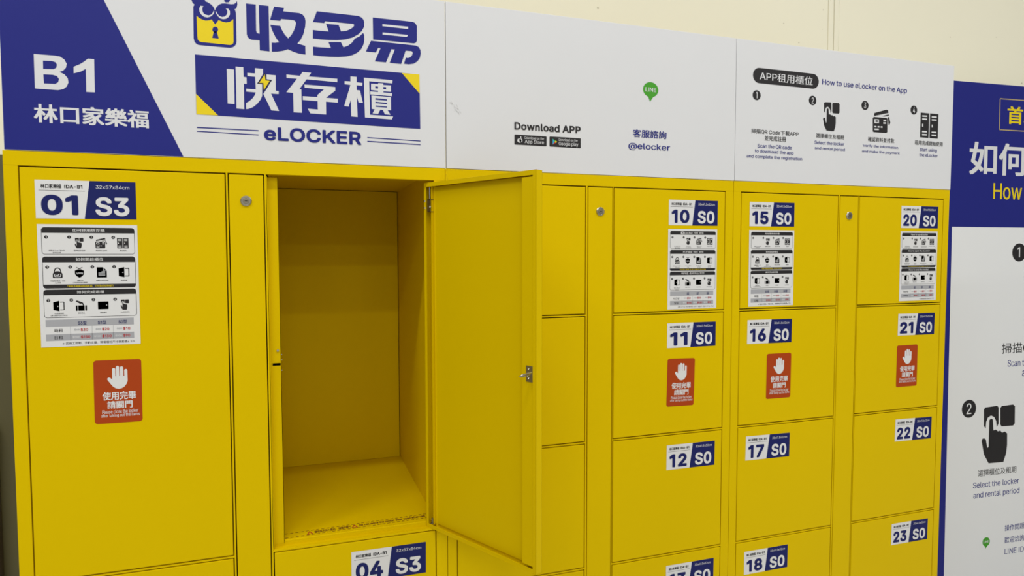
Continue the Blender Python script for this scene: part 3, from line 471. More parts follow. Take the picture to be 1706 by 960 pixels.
# ------------------------------------------------------------------ small prints
def plate(door, cx, cz, w, h, rot, num, size, kind, org):
    ex = Vector((math.cos(math.radians(rot)), 0, math.sin(math.radians(rot)))); ez = Vector((-ex.z, 0, ex.x))
    p = Print(Vector((cx, -0.0004, ZT + cz)) - ex * w / 2 - ez * h / 2, ex, ez)
    W, H = w * 1000, h * 1000
    p.g.box(0, 0, 0, 0, 0, 0, 'plate') if False else None
    p.rect('plate', 0, 0, 0, W, H)
    p.poly('pblue', 1, [(W * .475, 0), (W, 0), (W, H), (W * .535, H)])
    p.text('林口家樂福', W * .055, H * .785, W * .255, H * .895, 'blk', .03, 2, 1)
    p.text('IDA-B1', W * .285, H * .795, W * .462, H * .885, 'blk', .035, 2, 2)
    p.rect('blk', 2, W * .035, H * .725, W * .485, H * .733)
    p.text(num, W * (.055 if num[0] != '1' else .06), H * .09, W * .415, H * .62, 'pblue', .05, 2, 5)
    p.text(size, W * .595, H * .80, W * .935, H * .89, 'plate', .004, 2, 2)
    p.text(kind, W * .585, H * .08, W * .93, H * .585, 'plate', .04, 2, 5)
    return p.g.build('number_plate', door, org, 'white and navy number plate reading %s %s' % (num, kind))

def warning(door, cx, cz, rot, org):
    ex = Vector((math.cos(math.radians(rot)), 0, math.sin(math.radians(rot)))); ez = Vector((-ex.z, 0, ex.x))
    W, H = 89.0, 134.5
    p = Print(Vector((cx, -0.0004, ZT + cz)) - ex * W / 2000 - ez * H / 2000, ex, ez)
    p.rect('orange', 0, 0, 0, W, H, 6)
    X = lambda c: (c - 168) / 552 * W
    Z = lambda c: H - (c - 134) / 735 * H
    for a, b, t in ((380, 417, 228), (424, 461, 205), (471, 508, 212), (520, 556, 245)):
        r = (X(b) - X(a)) / 2
        p.rect('plate', 1, X(a), Z(395), X(b), Z(t), r * .98, (0, 0, 1, 1))
    p.poly('plate', 1.3, [(X(a), Z(b)) for a, b in ((381, 325), (556, 325), (557, 375), (545, 415), (520, 448), (487, 467), (455, 473), (420, 466), (388, 445), (360, 410), (328, 368), (322, 352), (330, 340), (345, 336), (360, 343), (383, 365))])
    p.text('使用完畢', X(262), Z(600), X(652), Z(503), 'plate', .035, 1, 2)
    p.text('請關門', X(315), Z(700), X(607), Z(612), 'plate', .035, 1, 2)
    p.text('Please close the locker', X(256), Z(758), X(672), Z(715), 'plate', .006, 1, 1)
    p.text('after taking out the items', X(242), Z(806), X(690), Z(760), 'plate', .006, 1, 1)
    return p.g.build('warning_sticker', door, org, 'orange red sticker with a white raised hand')

def i_padlock(p, x, z, h):
    u = h / 100; C = x + 45 * u
    arc = [(C + 26 * u * math.cos(math.radians(a)), z + 62 * u + 33 * u * math.sin(math.radians(a))) for a in range(0, 181, 20)]
    p.stroke('blk', 2, [(C + 26 * u, z + 45 * u)] + arc + [(C - 26 * u, z + 45 * u)], 9 * u)
    p.disc('blk', 3, C, z + 32 * u, 40 * u, 33 * u); p.rect('blk', 3, C - 40 * u, z, C + 40 * u, z + 30 * u, 8 * u)
    p.rect('wht', 4, C - 29 * u, z + 9 * u, C + 29 * u, z + 40 * u, 12 * u); p.rect('blk', 5, C - 22 * u, z + 14 * u, C + 22 * u, z + 44 * u, 8 * u)
    p.stroke('wht', 6, [(C - 13 * u, z + 29 * u), (C - 3 * u, z + 20 * u), (C + 14 * u, z + 38 * u)], 6 * u)
def i_shield(p, x, z, h):
    u = h / 100; C = x + 40 * u
    p.poly('blk', 2, [(C + a * u, z + b * u) for a, b in ((-38, 70), (0, 78), (38, 70), (38, 35), (20, 12), (0, 0), (-20, 12), (-38, 35))])
    p.text('VPN', C - 28 * u, z + 34 * u, C + 28 * u, z + 52 * u, 'wht', .02, 3, 1)
    p.stroke('blk', 3, [(C - 24 * u, z + 72 * u), (C + 24 * u, z + 100 * u)], 6 * u); p.stroke('blk', 3, [(C + 24 * u, z + 72 * u), (C - 24 * u, z + 100 * u)], 6 * u)
def i_doc(p, x, z, h):
    u = h / 100
    p.poly('blk', 2, [(x, z), (x + 84 * u, z), (x + 84 * u, z + 68 * u), (x + 54 * u, z + 100 * u), (x, z + 100 * u)])
    p.poly('wht', 3, [(x + 52 * u, z + 102 * u), (x + 52 * u, z + 66 * u), (x + 86 * u, z + 66 * u), (x + 84 * u, z + 70 * u), (x + 57 * u, z + 71 * u), (x + 56 * u, z + 100 * u)])
    for k, (a, b) in enumerate(((40, 70), (14, 70), (14, 70), (14, 70))): p.rect('wht', 3, x + a * u, z + (54 - 12 * k) * u, x + b * u, z + (59 - 12 * k) * u)
def i_door(p, x, z, h):
    u = h / 100
    p.poly('blk', 2, [(x + a * u, z + b * u) for a, b in ((0, 12), (50, 0), (50, 100), (0, 88))]); p.disc('wht', 3, x + 37 * u, z + 48 * u, 5 * u, n=8)
    p.stroke('blk', 2, [(x + 56 * u, z + 87 * u), (x + 88 * u, z + 87 * u), (x + 88 * u, z + 13 * u), (x + 56 * u, z + 13 * u)], 8 * u)
def i_bag(p, x, z, h):
    u = h / 100
    p.rect('blk', 2, x, z, x + 14 * u, z + 52 * u, 4 * u); p.rect('blk', 2, x + 20 * u, z, x + 72 * u, z + 52 * u, 2 * u); p.rect('blk', 2, x + 78 * u, z, x + 92 * u, z + 52 * u, 4 * u)
    p.poly('blk', 3, [(x + a * u, z + b * u) for a, b in ((0, 92), (10, 100), (40, 88), (60, 78), (70, 52), (60, 52), (52, 64), (36, 62), (30, 72), (12, 82))])
    p.stroke('wht', 4, [(x + 34 * u, z + 64 * u), (x + 50 * u, z + 68 * u), (x + 56 * u, z + 54 * u)], 4 * u)
def i_safe(p, x, z, h):
    u = h / 100
    p.rect('blk', 2, x, z + 10 * u, x + 90 * u, z + 85 * u, 5 * u); p.disc('wht', 3, x + 74 * u, z + 50 * u, 5 * u, n=8)

LANG = {
 'zh': dict(h=('如何使用快存櫃', '如何開啟櫃位', '如何完成退租'), c=((('掃描QR Code下載APP', '並完成註冊'), ('選擇櫃位及租期',), ('確認資料並付款',), ('開始使用',)),
   (('手機開啟藍芽，前往', 'App開櫃'), ('關閉VPN', '(如有開啟請先關閉)'), ('閱讀App租用規範',), ('點選開櫃',)),
   (('App點選開櫃', '(請先確認物品已取出)'), ('拿取物品',), ('關閉櫃門',), ('App點選退租',))),
   note='*若無法開櫃請聯絡客服，切勿強行拉開櫃門', t=('S3型', 'S1型', 'S0型', '時租', '日租'), f='※因施工限制、手動丈量，現場櫃位尺寸誤差值±5%'),
 'ko': dict(h=('eLocker 사용 방법', '보관함을 여는 방법', '대여를 종료하는 방법'), c=((('QR 코드를 스캔하여', '앱을 다운로드하고', '등록을 완료하세요'), ('보관함과 대여', '기간을 선택하세요'), ('정보를 확인하고', '결제하세요'), ('사용을 시작하세요',)),
   (('블루투스를 켜고 앱에서', '보관함을 여세요'), ('VPN을 사용 중이면', '끄세요'), ('앱의 대여 안내를', '확인하세요'), ('보관함 열기', '클릭하세요')),
   (('앱에서 보관함 열기', '물건을 확인한 후', '진행하세요'), ('물건을 꺼내세요',), ('문을 닫으세요',), ('앱에서 반납하세요',))),
   note='*보관함이 열리지 않으면 고객센터로 문의하세요', t=('S3', 'S1', 'S0', '시간당', '일일'), f='실제 크기는 시공에 따라 오차가 있을 수 있습니다 (±5%)'),
 'en': dict(h=('How to use eLocker', 'How to open the eLocker', 'How to end the rental'), c=((('Scan the QR code', 'to download the app', 'and complete the registration'), ('Select the locker', 'and rental period'), ('Verify the information', 'and make the payment'), ('Start using the eLocker',)),
   (('Turn on Bluetooth and', 'open in the app'), ('Turn off', 'the VPN'), ('Read the rental record', 'in the app'), ('Tap to open',)),
   (('Tap open in the app', '(check items first)', 'before opening'), ('Take out items',), ('Close the door',), ('End rental in app',))),
   note='*If the locker does not open, please contact us', t=('S3', 'S1', 'S0', 'Hourly', 'Daily'), f='※Dimensional tolerance ±5%'),
}
def sheet(door, cx, cz, w, h, rot, lang, org):
    ex = Vector((math.cos(math.radians(rot)), 0, math.sin(math.radians(rot)))); ez = Vector((-ex.z, 0, ex.x))
    p = Print(Vector((cx, -0.0004, ZT + cz)) - ex * w / 2 - ez * h / 2, ex, ez, 0.0001)
    U = w * 10.0; V = h * 1000 / 121.5; H = h * 1000; T = LANG[lang]
    X = lambda a: a * U
    Z = lambda a: H - a * V
    p.rect('plate', 0, 0, 0, w * 1000, H)
    for (t, hb, b), head in zip(((3, 8.6, 29.7), (31.8, 37.5, 63.3), (64.5, 70, 92.5)), T['h']):
        p.rect('blk', 1, X(4), Z(b), X(97), Z(t), 3.2 * U)
        p.rect('plate', 2, X(4.5), Z(b - .45), X(96.5), Z(hb), 2.7 * U, (1, 1, 0, 0))
        p.ctext(head, X(50.5), Z(hb - 1.3), (hb - t - 2.6) * V, 'plate', .012, 3, X(4.6))
    if lang == 'ko':
        p.rect('plate', 3, X(25.5), Z(7.7), X(32), Z(3.9)); p.stroke('blk', 4, [(X(27), Z(7)), (X(30.5), Z(4.6))], .9 * U); p.stroke('blk', 4, [(X(27), Z(4.6)), (X(30.5), Z(7))], .9 * U)
    p.rect('blk', 3, X(4.5), Z(62.8), X(96.5), Z(59.5), 2.7 * U, (1, 1, 0, 0))
    p.ctext(T['note'], X(50.5), Z(62.3), 2.0 * V, 'yel', .0, 4, X(2.35), 1)
    for s, (zc, zi, zl) in enumerate(((12.6, 23.6, 25.3), (42.2, 53.0, 55.2), (75.2, 86.0, 87.6))):
        for k, xc in enumerate((8.6, 31, 53, 75)):
            p.disc('blk', 3, X(xc), Z(zc), 1.9 * U, n=14); p.text(str(k + 1), X(xc - .55), Z(zc + 1.0), X(xc + .55), Z(zc - 1.0), 'plate', .01, 4, 1)
            ic = 18.5 + 22.1 * k; hh = 10.4 * V; zz = Z(zi)
            if s == 0:
                if k == 1: p.icon(HAND, X(ic) - hh * .36, zz, hh, 3, paper='plate')
                if k == 2: p.icon(CARDS, X(ic) - hh * .5, zz, hh, 3, paper='plate')
                if k == 3: p.icon(LOCKERS, X(ic) - hh * .5, zz, hh, 3, paper='plate')
            elif s == 1: (i_padlock, i_shield, i_doc, i_door)[k](p, X(ic) - hh * .45, zz, hh)
            else:
                if k == 3: p.icon(HAND, X(ic) - hh * .36, zz, hh, 3, paper='plate')
                else: (i_door, i_bag, i_safe)[k](p, X(ic) - hh * .45, zz, hh)
            for li, ln in enumerate(T['c'][s][k]):
                p.ctext(ln, X(ic), Z(zl + 1.5 + 1.9 * li), 1.45 * V, 'blk', .01, 3, X(1.62 if lang == 'zh' else 1.35), 1)
    p.rect('grey', 1, X(5), Z(101.3), X(93.5), Z(94.3)); p.rect('grey', 1, X(5), Z(115.3), X(93.5), Z(108.8))
    for x in (29, 50.5, 72): p.rect('grey', 2, X(x), Z(115.3), X(x + .35), Z(101.3)); p.rect('blk', 3, X(x), Z(115.3), X(x + .3), Z(108.8))
    t = T['t']
    for x, s in zip((41, 61, 82), t[:3]): p.ctext(s, X(x), Z(99.9), 3.6 * V, 'pblue', .02, 3, X(4.1))
    p.ctext(t[3], X(17.5), Z(107), 3.4 * V, 'blk', .015, 3, X(4.2)); p.ctext(t[4], X(17.5), Z(113.9), 3.4 * V, 'blk', .015, 3, X(4.2))
    for x, a, b, c, d in zip((29, 50.5, 72), ('$60', '$40', '$20'), ('$30', '$20', '$10'), ('$240', '$170', '$100'), ('$150', '$130', '$90')):
        p.text(a, X(x + 4), Z(106), X(x + 9), Z(103.8), 'grey', .0, 3, 1); p.stroke('grey', 4, [(X(x + 3.6), Z(104.9)), (X(x + 9.4), Z(104.9))], .3 * U)
        p.text(b, X(x + 10.2), Z(106.7), X(x + 17.6), Z(103.4), 'redt', .02, 3, 2)
        p.text(c, X(x + 2.2), Z(113.3), X(x + 8.5), Z(111), 'plate', .0, 3, 1); p.stroke('plate', 4, [(X(x + 2), Z(112.1)), (X(x + 9), Z(112.1))], .3 * U)
        p.text(d, X(x + 10.2), Z(113.9), X(x + (19.6 if len(d) > 3 else 17.2)), Z(110.5), 'redt', .02, 3, 2)
    p.text(T['f'], X(21 if lang != 'en' else 55), Z(119.6), X(94), Z(117), 'blk', .0, 3, 1)
    return p.g.build('instruction_sheet', door, org, {'zh': 'white instruction sheet in Chinese with a price table', 'ko': 'white instruction sheet in Korean with a price table', 'en': 'white instruction sheet in English with a price table'}[lang])

# ------------------------------------------------------------------ locker banks
DEP = 0.585
def door_box(g, x0, x1, z0, z1):
    g.box(x0 + .0014, x1 - .0014, 0.0, 0.018, ZT + z0 + .0014, ZT + z1 - .0014, 'paint', bev=0.0016)
def lock(parent, x, z, org):
    g = Geo(); z += ZT
    g.cyl((x, 0.004, z), (x, -0.0015, z), .0118, .0118, 28, 'lockm'); g.cyl((x, -0.0015, z), (x, -0.0032, z), .0118, .0098, 28, 'lockm')
    g.cyl((x, -0.0030, z), (x, -0.0040, z), .0066, .0060, 20, 'dchrome')
    for k in range(8):
        a = math.pi / 4 * k + .3
        c = Vector((x + .0102 * math.cos(a), -.0030, z + .0102 * math.sin(a)))
        g.cyl(c, c + Vector((0, -.0010, 0)), .0013, .0008, 8)
    g.box(x - .0028, x + .0028, -.0043, -.0035, z - .0007, z + .0007, 'black')
    return g.build('lock', parent, org, 'round steel key lock')

def bank(label, x0, x1, cols, panel, rows, kinds, lockz, openings=()):
    """cols: (xa, xb, [z bounds], [door ids]) ; panel: (xa, xb); returns root and dict of doors"""
    org = Vector((x0, 0, 0))
    root = thing('locker_bank', label, 'lockers', org)
    f = Geo(); B = .0006
    zt, zb = ZT, 0.0
    f.box(x0, x1, 0, .02, ZT - .0290, ZT, bev=B)                       # top rail
    f.box(x0, x1, 0, .02, 0, .030, bev=B)                              # bottom rail
    xs = sorted([c[0] for c in cols] + [panel[0]]); xe = sorted([c[1] for c in cols] + [panel[1]])
    edges = [x0] + [v for p in zip(xs, xe) for v in p] + [x1]
    for a, b in zip(edges[0::2], edges[1::2]):                         # stiles between the gaps
        f.box(a + .0009 * (a != x0), b - .0009 * (b != x1), 0.0002, .02, .030, ZT - .029, bev=min(B, (b - a) / 5))
    f.box(x0, x0 + .001, .02, DEP, 0, ZT); f.box(x1 - .001, x1, .02, DEP, 0, ZT)
    f.box(x0, x1, DEP - .001, DEP, 0, ZT); f.box(x0, x1, .02, DEP, ZT - .0015, ZT); f.box(x0, x1, .02, DEP, 0, .002)
    f.box(panel[0], panel[1], .021, .024, .03, ZT - .03, 'dark')
    doors = {}
    for xa, xb, zs, ids in cols:
        for zc in zs[1:-1]: f.box(xa - .002, xb + .002, 0.0004, .02, ZT + zc - .0017, ZT + zc + .0017)
        for i, d in enumerate(ids):
            za, zb_ = zs[i + 1], zs[i]
            if d in openings: continue
            f.box(xa, xb, .021, .024, ZT + za, ZT + zb_, 'dark')
            g = Geo(); lo = za + (.0030 if i + 1 < len(zs) - 1 else .0); hi = zb_ - (.0030 if i > 0 else 0)
            door_box(g, xa, xb, lo, hi)
            doors[d] = g.build('door', root, org)
    f.build('frame', root, org)
    g = Geo(); door_box(g, panel[0], panel[1], -1.75, -.0305)
    sp = g.build('service_panel', root, org, 'narrow blank panel with a key lock')
    lock(sp, lockz[0], lockz[1], org)
    return root, doors, org

R_S = [-.0305, -.3706, -.7131, -1.0582, -1.4020, -1.750]
R_A = [-.0305, -.8913, -1.750]
# bank A: two wide columns; the upper right compartment stands open
A, dA, oA = bank('yellow steel locker bank on the left with one tall compartment standing open', 0.0, 0.8993,
                 [(.0257, .4069, R_A, ['01', '02']), (.4914, .8710, R_A, ['03', '04'])], (.4125, .4860), 2, None, (.4484, -.0897), ('03',))
Bk, dB, oB = bank('yellow steel locker bank in the middle, partly behind the open door', 0.9007, 1.7396,
                 [(.9251, 1.2769, R_S, ['05', '06', '07', '08', '09']), (1.3601, 1.7131, R_S, ['10', '11', '12', '13', '14'])], (1.2830, 1.3569), 5, None, (1.3189, -.0953))
Ck, dC, oC = bank('yellow steel locker bank on the right, next to the poster board', 1.7410, 2.5843,
                 [(1.7672, 2.1225, R_S, ['15', '16', '17', '18', '19']), (2.2055, 2.5587, R_S, ['20', '21', '22', '23', '24'])], (2.1287, 2.2019), 5, None, (2.1647, -.0910))
S3, S0 = '32x57x84cm', '30x41.5x32cm'
for d, n, cx, cz, w_, h_, r, sz, k, og in [
    (dA, '01', .1426, -.0953, .180, .0782, .1, S3, 'S3', oA), (dA, '04', .7546, -.9585, .180, .0775, -.25, S3, 'S3', oA),
    (dB, '10', 1.6074, -.0933, .1595, .070, .1, S0, 'S0', oB), (dB, '11', 1.6062, -.4351, .1593, .0695, 0, S0, 'S0', oB),
    (dB, '12', 1.6086, -.7801, .1592, .0703, -.4, S0, 'S0', oB), (dB, '13', 1.6106, -1.1261, .1590, .070, -.25, S0, 'S0', oB),
    (dC, '15', 1.8762, -.0926, .160, .070, .3, S0, 'S0', oC), (dC, '16', 1.8751, -.4360, .160, .070, -.4, S0, 'S0', oC),
    (dC, '17', 1.8757, -.7809, .1590, .072, -1.0, S0, 'S0', oC), (dC, '18', 1.8769, -1.1257, .1590, .070, -.05, S0, 'S0', oC),
    (dC, '20', 2.4562, -.0906, .1585, .070, .2, S0, 'S0', oC), (dC, '21', 2.4552, -.4354, .1580, .070, -.3, S0, 'S0', oC),
    (dC, '22', 2.4557, -.7795, .1580, .072, -1.1, S0, 'S0', oC), (dC, '23', 2.4528, -1.1212, .1585, .070, -.5, S0, 'S0', oC)]:
    plate(d[n], cx, cz, w_, h_, r, n, sz, k, og)
    d[n]['label'] = 'yellow door with number plate %s' % n
sheet(dA['01'], .1434, -.2722, .180, .2522, 0, 'zh', oA)
sheet(dB['10'], 1.6065, -.2502, .1597, .223, 0, 'ko', oB)
sheet(dC['15'], 1.8770, -.2496, .1610, .2226, .25, 'zh', oC)
sheet(dC['20'], 2.4564, -.2474, .1593, .2234, .25, 'en', oC)
for d, n, cx, cz, r, og in [(dA, '01', .1885, -.4978, -.29, oA), (dB, '11', 1.5723, -.5680, -1.2, oB), (dC, '16', 1.9105, -.5706, -.39, oC), (dC, '21', 2.4193, -.5692, 0, oC)]:
    warning(d[n], cx, cz, r, og)

# ---- the open compartment of bank A
x0, x1, y1, z0, z1 = .4965, .8735, .57, ZT - .876, ZT - .004
g = Geo()
g.box(x0 - .001, x0, .02, y1 + .006, z0, z1)                          # left wall
g.box(x1, x1 + .001, .02, y1 + .006, z0, z1)                          # right wall
g.box(x0, x1, .021, y1 + .006, z0 - .001, z0)                         # floor sheet
g.box(x0, x1, .02, y1 + .006, z1, z1 + .001)                          # ceiling sheet
g.box(x0, x1, y1 + .006, y1 + .007, z0, z1, 'dark')
inn = g.build('compartment_liner', A, oA)
g = Geo(); g.box(x0 + .001, x1 - .0018, y1, y1 + .003, z0 + .0005, z1 - .0018, bev=.0006); g.build('back_panel', A, oA)
g = Geo()                                                             # folded door stop on the left with its slot
za, zb = ZT - .8835, ZT - .0335
xa, xb = .4914, .5150
sz0, sz1, sx = ZT - .4645, ZT - .4585, .4945
for a in ((xa, xb, za, sz0), (xa, xb, sz1, zb), (xa, sx, sz0, sz1)): g.box(a[0], a[1], .0195, .0205, a[2], a[3])
g.box(xb - .001, xb, .0195, .036, za, zb); g.box(xa, xa + .001, .001, .0205, za, zb)
g.box(xa, xb, .034, .035, sz0 - .01, sz1 + .01, 'black')
g.cyl((.5082, .0195, ZT - .429), (.5082, .0165, ZT - .429), .0032, .0026, 14)
for z in (-.4392, -.4517, -.4755): g.box(.5150, .5172, .0215, .0240, ZT + z - .0010, ZT + z + .0010, 'chrome')
g.build('door_stop', A, oA, 'folded steel door stop with a latch slot')
g = Geo()                                                             # stepped sill
g.box(.4914, .8710, .0005, .0200, ZT - .8935, ZT - .8885, bev=.0008)
g.box(.4914, .8710, .0200, .0215, ZT - .8935, ZT - .8800, bev=.0004)
g.box(.5155, .8600, .0200, .0290, ZT - .8820, ZT - .8765, bev=.0015)
g.box(.5155, .8700, .0285, .0360, ZT - .8800, ZT - .8758, bev=.0010)
g.build('sill', A, oA)
# warning tape on the compartment floor, dashes and lettering in brown
tp = Print((.5135, .0262, ZT - .8756), (.342, .012, 0), (-.012, .342, 0), .00006)
for k in range(29):
    for zz in (0.6, 25.0): tp.poly('brown', 1, [(2 + k * 12, zz), (9 + k * 12, zz), (10 + k * 12, zz + 2.4), (3 + k * 12, zz + 2.4)])
for xx in (53, 158):
    tp.stroke('redt', 2, [(xx, 5), (xx + 6, 21), (xx + 12, 5), (xx, 5)], 2.2)
tp.text('請勿將手伸入櫃內', 70, 6, 118, 21, 'brown', .02, 1, 1); tp.text('請隨手關門', 126, 6, 155, 21, 'brown', .02, 1, 1)
tp.text('Do not leave the locker door open after use', 175, 6.5, 340, 21, 'brown', .045, 1, 1)
tp.g.build('floor_tape', A, oA, 'dashed brown warning tape on the compartment floor')

# ---- the open door: local axes s (from hinge to free edge), t (to the outer face), z
th = 1.0877
ds = Vector((math.cos(th), -math.sin(th), 0)); dt = Vector((math.sin(th), math.cos(th), 0)); D0 = Vector((.850, .0171, 0))
def dx(p): return D0 + ds * p[0] + dt * p[1] + Vector((0, 0, ZT + p[2]))
W_, T_, ZA, ZB = .3650, .0195, -.8885, -.0345
g = Geo()
def db(a, b, c, d, e, f_, m='paint', bev=.0005): g.box(a, b, c, d, e, f_, m, bev=bev, xf=dx)
db(0, W_, T_ - .0012, T_, ZA, ZB)                                      # outer sheet
db(0, .0012, 0, T_, ZA, ZB); db(W_ - .0012, W_, 0, T_, ZA, ZB); db(0, W_, 0, T_, ZB - .0012, ZB); db(0, W_, 0, T_, ZA, ZA + .0012)
db(0, .0085, 0, .0012, ZA, ZB); db(W_ - .0095, W_, 0, .0012, ZA, ZB)   # return lips
db(.008, W_ - .009, 0.0001, .0012, ZB - .0105, ZB); db(.008, W_ - .009, 0.0001, .0012, ZA, ZA + .0095)
dO = g.build('door', A, oA, 'yellow door swung open, seen from its inner side')
g = Geo()
g.box(.3245, W_ - .0085, .0008, T_ - .001, ZA + .014, ZB - .0135, bev=.0008, xf=dx)
g.build('stiffener', dO, oA)
g = Geo()
g.box(.0205, .3240, T_ - .006, T_ - .0045, ZA + .010, ZB - .010, bev=.0005, xf=dx)
g.box(.0200, .0216, .006, T_ - .0045, ZA + .010, ZB - .010, xf=dx)
g.build('inner_panel', dO, oA)
g = Geo()                                                             # spring hinge at the top
cz = lambda s, t, z: dx((s, t, z))
g.cyl(cz(.0145, .007, ZB - .008), cz(.0145, .007, ZB - .052), .0024, n=12, m='chrome')
g.cyl(cz(.0145, .007, ZB - .052), cz(.0225, .001, ZB - .059), .0020, n=10, m='chrome')
g.box(.0095, .0215, .003, .0042, ZB - .0710, ZB - .0395, 'dchrome', bev=.0003, xf=dx)
g.box(.0095, .0225, .003, .012, ZB - .0415, ZB - .0400, 'dchrome', xf=dx); g.box(.0095, .0225, .003, .012, ZB - .0710, ZB - .0695, 'dchrome', xf=dx)
for z in (-.0445, -.0610):
    g.cyl(cz(.0035, .0006, ZB + z), cz(.0035, -.0022, ZB + z), .0032, .0018, 14)
g.build('hinge', dO, oA, 'steel spring hinge')
g = Geo()
g.cyl(cz(.0165, .006, ZA + .0095), cz(.0165, .006, ZA + .024), .0026, n=12, m='dchrome')
g.cyl(cz(.0165, .006, ZA + .0095), cz(.0165, .006, ZA + .0125), .0045, n=12, m='dchrome')
g.build('hinge', dO, oA, 'steel hinge pin at the foot')
g = Geo()                                                             # strike plate with a bent wire tongue
g.box(.3375, .3555, -.0008, .0008, -.4775, -.4435, 'dchrome', bev=.0004, xf=dx)
for z in (-.4505, -.4705): g.cyl(cz(.3440, -.0008, z), cz(.3440, -.0018, z), .0022, .0014, 12)
g.build('strike_plate', dO, oA, 'steel strike plate')
g = Geo()
pts = [(.3530, 0, -.4570), (.3530, -.0080, -.4570), (.3520, -.0270, -.4580), (.3510, -.0335, -.4605), (.3500, -.0270, -.4625), (.3505, -.0080, -.4612), (.3510, 0, -.4605)]
for a, b in zip(pts, pts[1:]): g.cyl(cz(*a), cz(*b), .0018, n=10)
g.build('latch_hook', dO, oA, 'bent steel latch hook')

# ------------------------------------------------------------------ header signs
def header(label, x0, x1):
    org = Vector((x0, 0, ZT))
    t = thing('header_sign', label, 'sign', org)
    g = Geo(); g.box(x0, x1, 0, .010, ZT + .0012, ZT + .4000, 'wht', bev=.0008); g.build('board', t, org)
    for x in (x0 + .12, x1 - .12):
        g = Geo(); g.box(x - .02, x + .02, .010, .012, ZT, ZT + .30, 'lamph'); g.box(x - .02, x + .02, .010, .10, ZT, ZT + .002, 'lamph'); g.build('bracket', t, org, 'white rear support bracket')
    return t, org
def art(name, items, t, org, label=None):
    p = Print((0, -0.0002, ZT))
    for m, l, P in items: p.poly(m, l, P)
    return p.g.build(name, t, org, label)
def texts(name, items, t, org, label=None):
    for s, a, b, c, d, m, off in items:
        p = Print((0, -0.0002, ZT)); p.text(s, a, b, c, d, m, off, 4, 5 if d - b > 12 else 3); p.g.build(name, t, org, label)
tA, hA = header('white and blue header sign with an owl padlock emblem, on the left lockers', .0030, .9012)
art('blue_field', [('blue', 1, [4.0, 2.0, 325.3, 2.0, 147.5, 399.3, 4.0, 399.3])], tA, hA, 'slanted blue field')
art('floor_code', BONE, tA, hA, 'large white lettering B1')
texts('shop_name', TEXT_A[:1], tA, hA, 'white Chinese lettering on blue')
art('emblem', EMBLEM, tA, hA, 'blue and yellow owl padlock emblem')
art('logo_lettering', LETTERS, tA, hA, 'bold blue Chinese logo lettering')
art('banner', BANNER, tA, hA, 'blue banner with white Chinese lettering and a yellow bolt')
texts('brand_lettering', TEXT_A[1:], tA, hA, 'blue lettering eLOCKER')

tB, hB = header('plain white header sign with app store badges, on the middle lockers', .9036, 1.7418)
texts('caption_lettering', TEXT_B[:1], tB, hB, 'black lettering'); texts('caption_lettering', TEXT_B[1:3], tB, hB, 'blue lettering')
p = Print((0, -0.0002, ZT))
p.rect('blk', 1, 1078.4, 67.8, 1165.6, 93.0, 2.5); p.text('Download on the', 1106, 83, 1158, 89.5, 'wht', 0, 4, 2); p.text('App Store', 1106, 70.5, 1158, 81.5, 'wht', .004, 4, 3)
p.disc('wht', 3, 1091.5, 78.3, 5.6, 5.2, 16); p.disc('wht', 3, 1095.5, 79.0, 4.4, 4.6, 16); p.disc('blk', 4, 1101.6, 80.2, 2.6, 2.8, 12); p.disc('wht', 3, 1095.2, 87.0, 1.4, 2.4, 10)
p.g.build('store_badge', tB, hB, 'black badge with a white apple mark')
p = Print((0, -0.0002, ZT))
p.rect('blk', 1, 1173.5, 67.8, 1261.3, 93.4, 2.5); p.text('Download on the', 1199, 83.5, 1252, 90, 'wht', 0, 4, 2); p.text('Google play', 1199, 70, 1254, 81.5, 'wht', .004, 4, 3)
for m_, P in (('cyan', [1182, 88, 1182, 73, 1188, 80.5]), ('green', [1182, 88, 1188, 80.5, 1190.5, 83.3]), ('redt', [1182, 73, 1190.5, 77.8, 1188, 80.5]), ('yel', [1188, 80.5, 1190.5, 77.8, 1195, 80.6, 1190.5, 83.3])): p.poly(m_, 3, P)
p.g.build('store_badge', tB, hB, 'black badge with a coloured play triangle')
p = Print((0, -0.0002, ZT))
p.disc('green', 1, 1467.6, 235, 23.5, 20, 32); p.poly('green', 1.5, [1458, 220, 1476, 217, 1480, 222, 1466, 203]); p.text('LINE', 1451.5, 229.5, 1484, 240.5, 'wht', .012, 3, 3)
p.g.build('chat_emblem', tB, hB, 'green speech bubble emblem')
p = Print((0, -0.0002, ZT))
for k in range(26): a_, b_ = random.uniform(0, 1), random.gauss(0, 2.2); p.stroke('smudge', 1 + k * .1, [(912 + a_ * 26 + b_, 163 - a_ * 30 + b_), (915 + a_ * 26 + b_, 160 - a_ * 30 + b_ * .6)], random.uniform(.25, .8))
p.g.build('scuff', tB, hB, 'grey scuff mark')

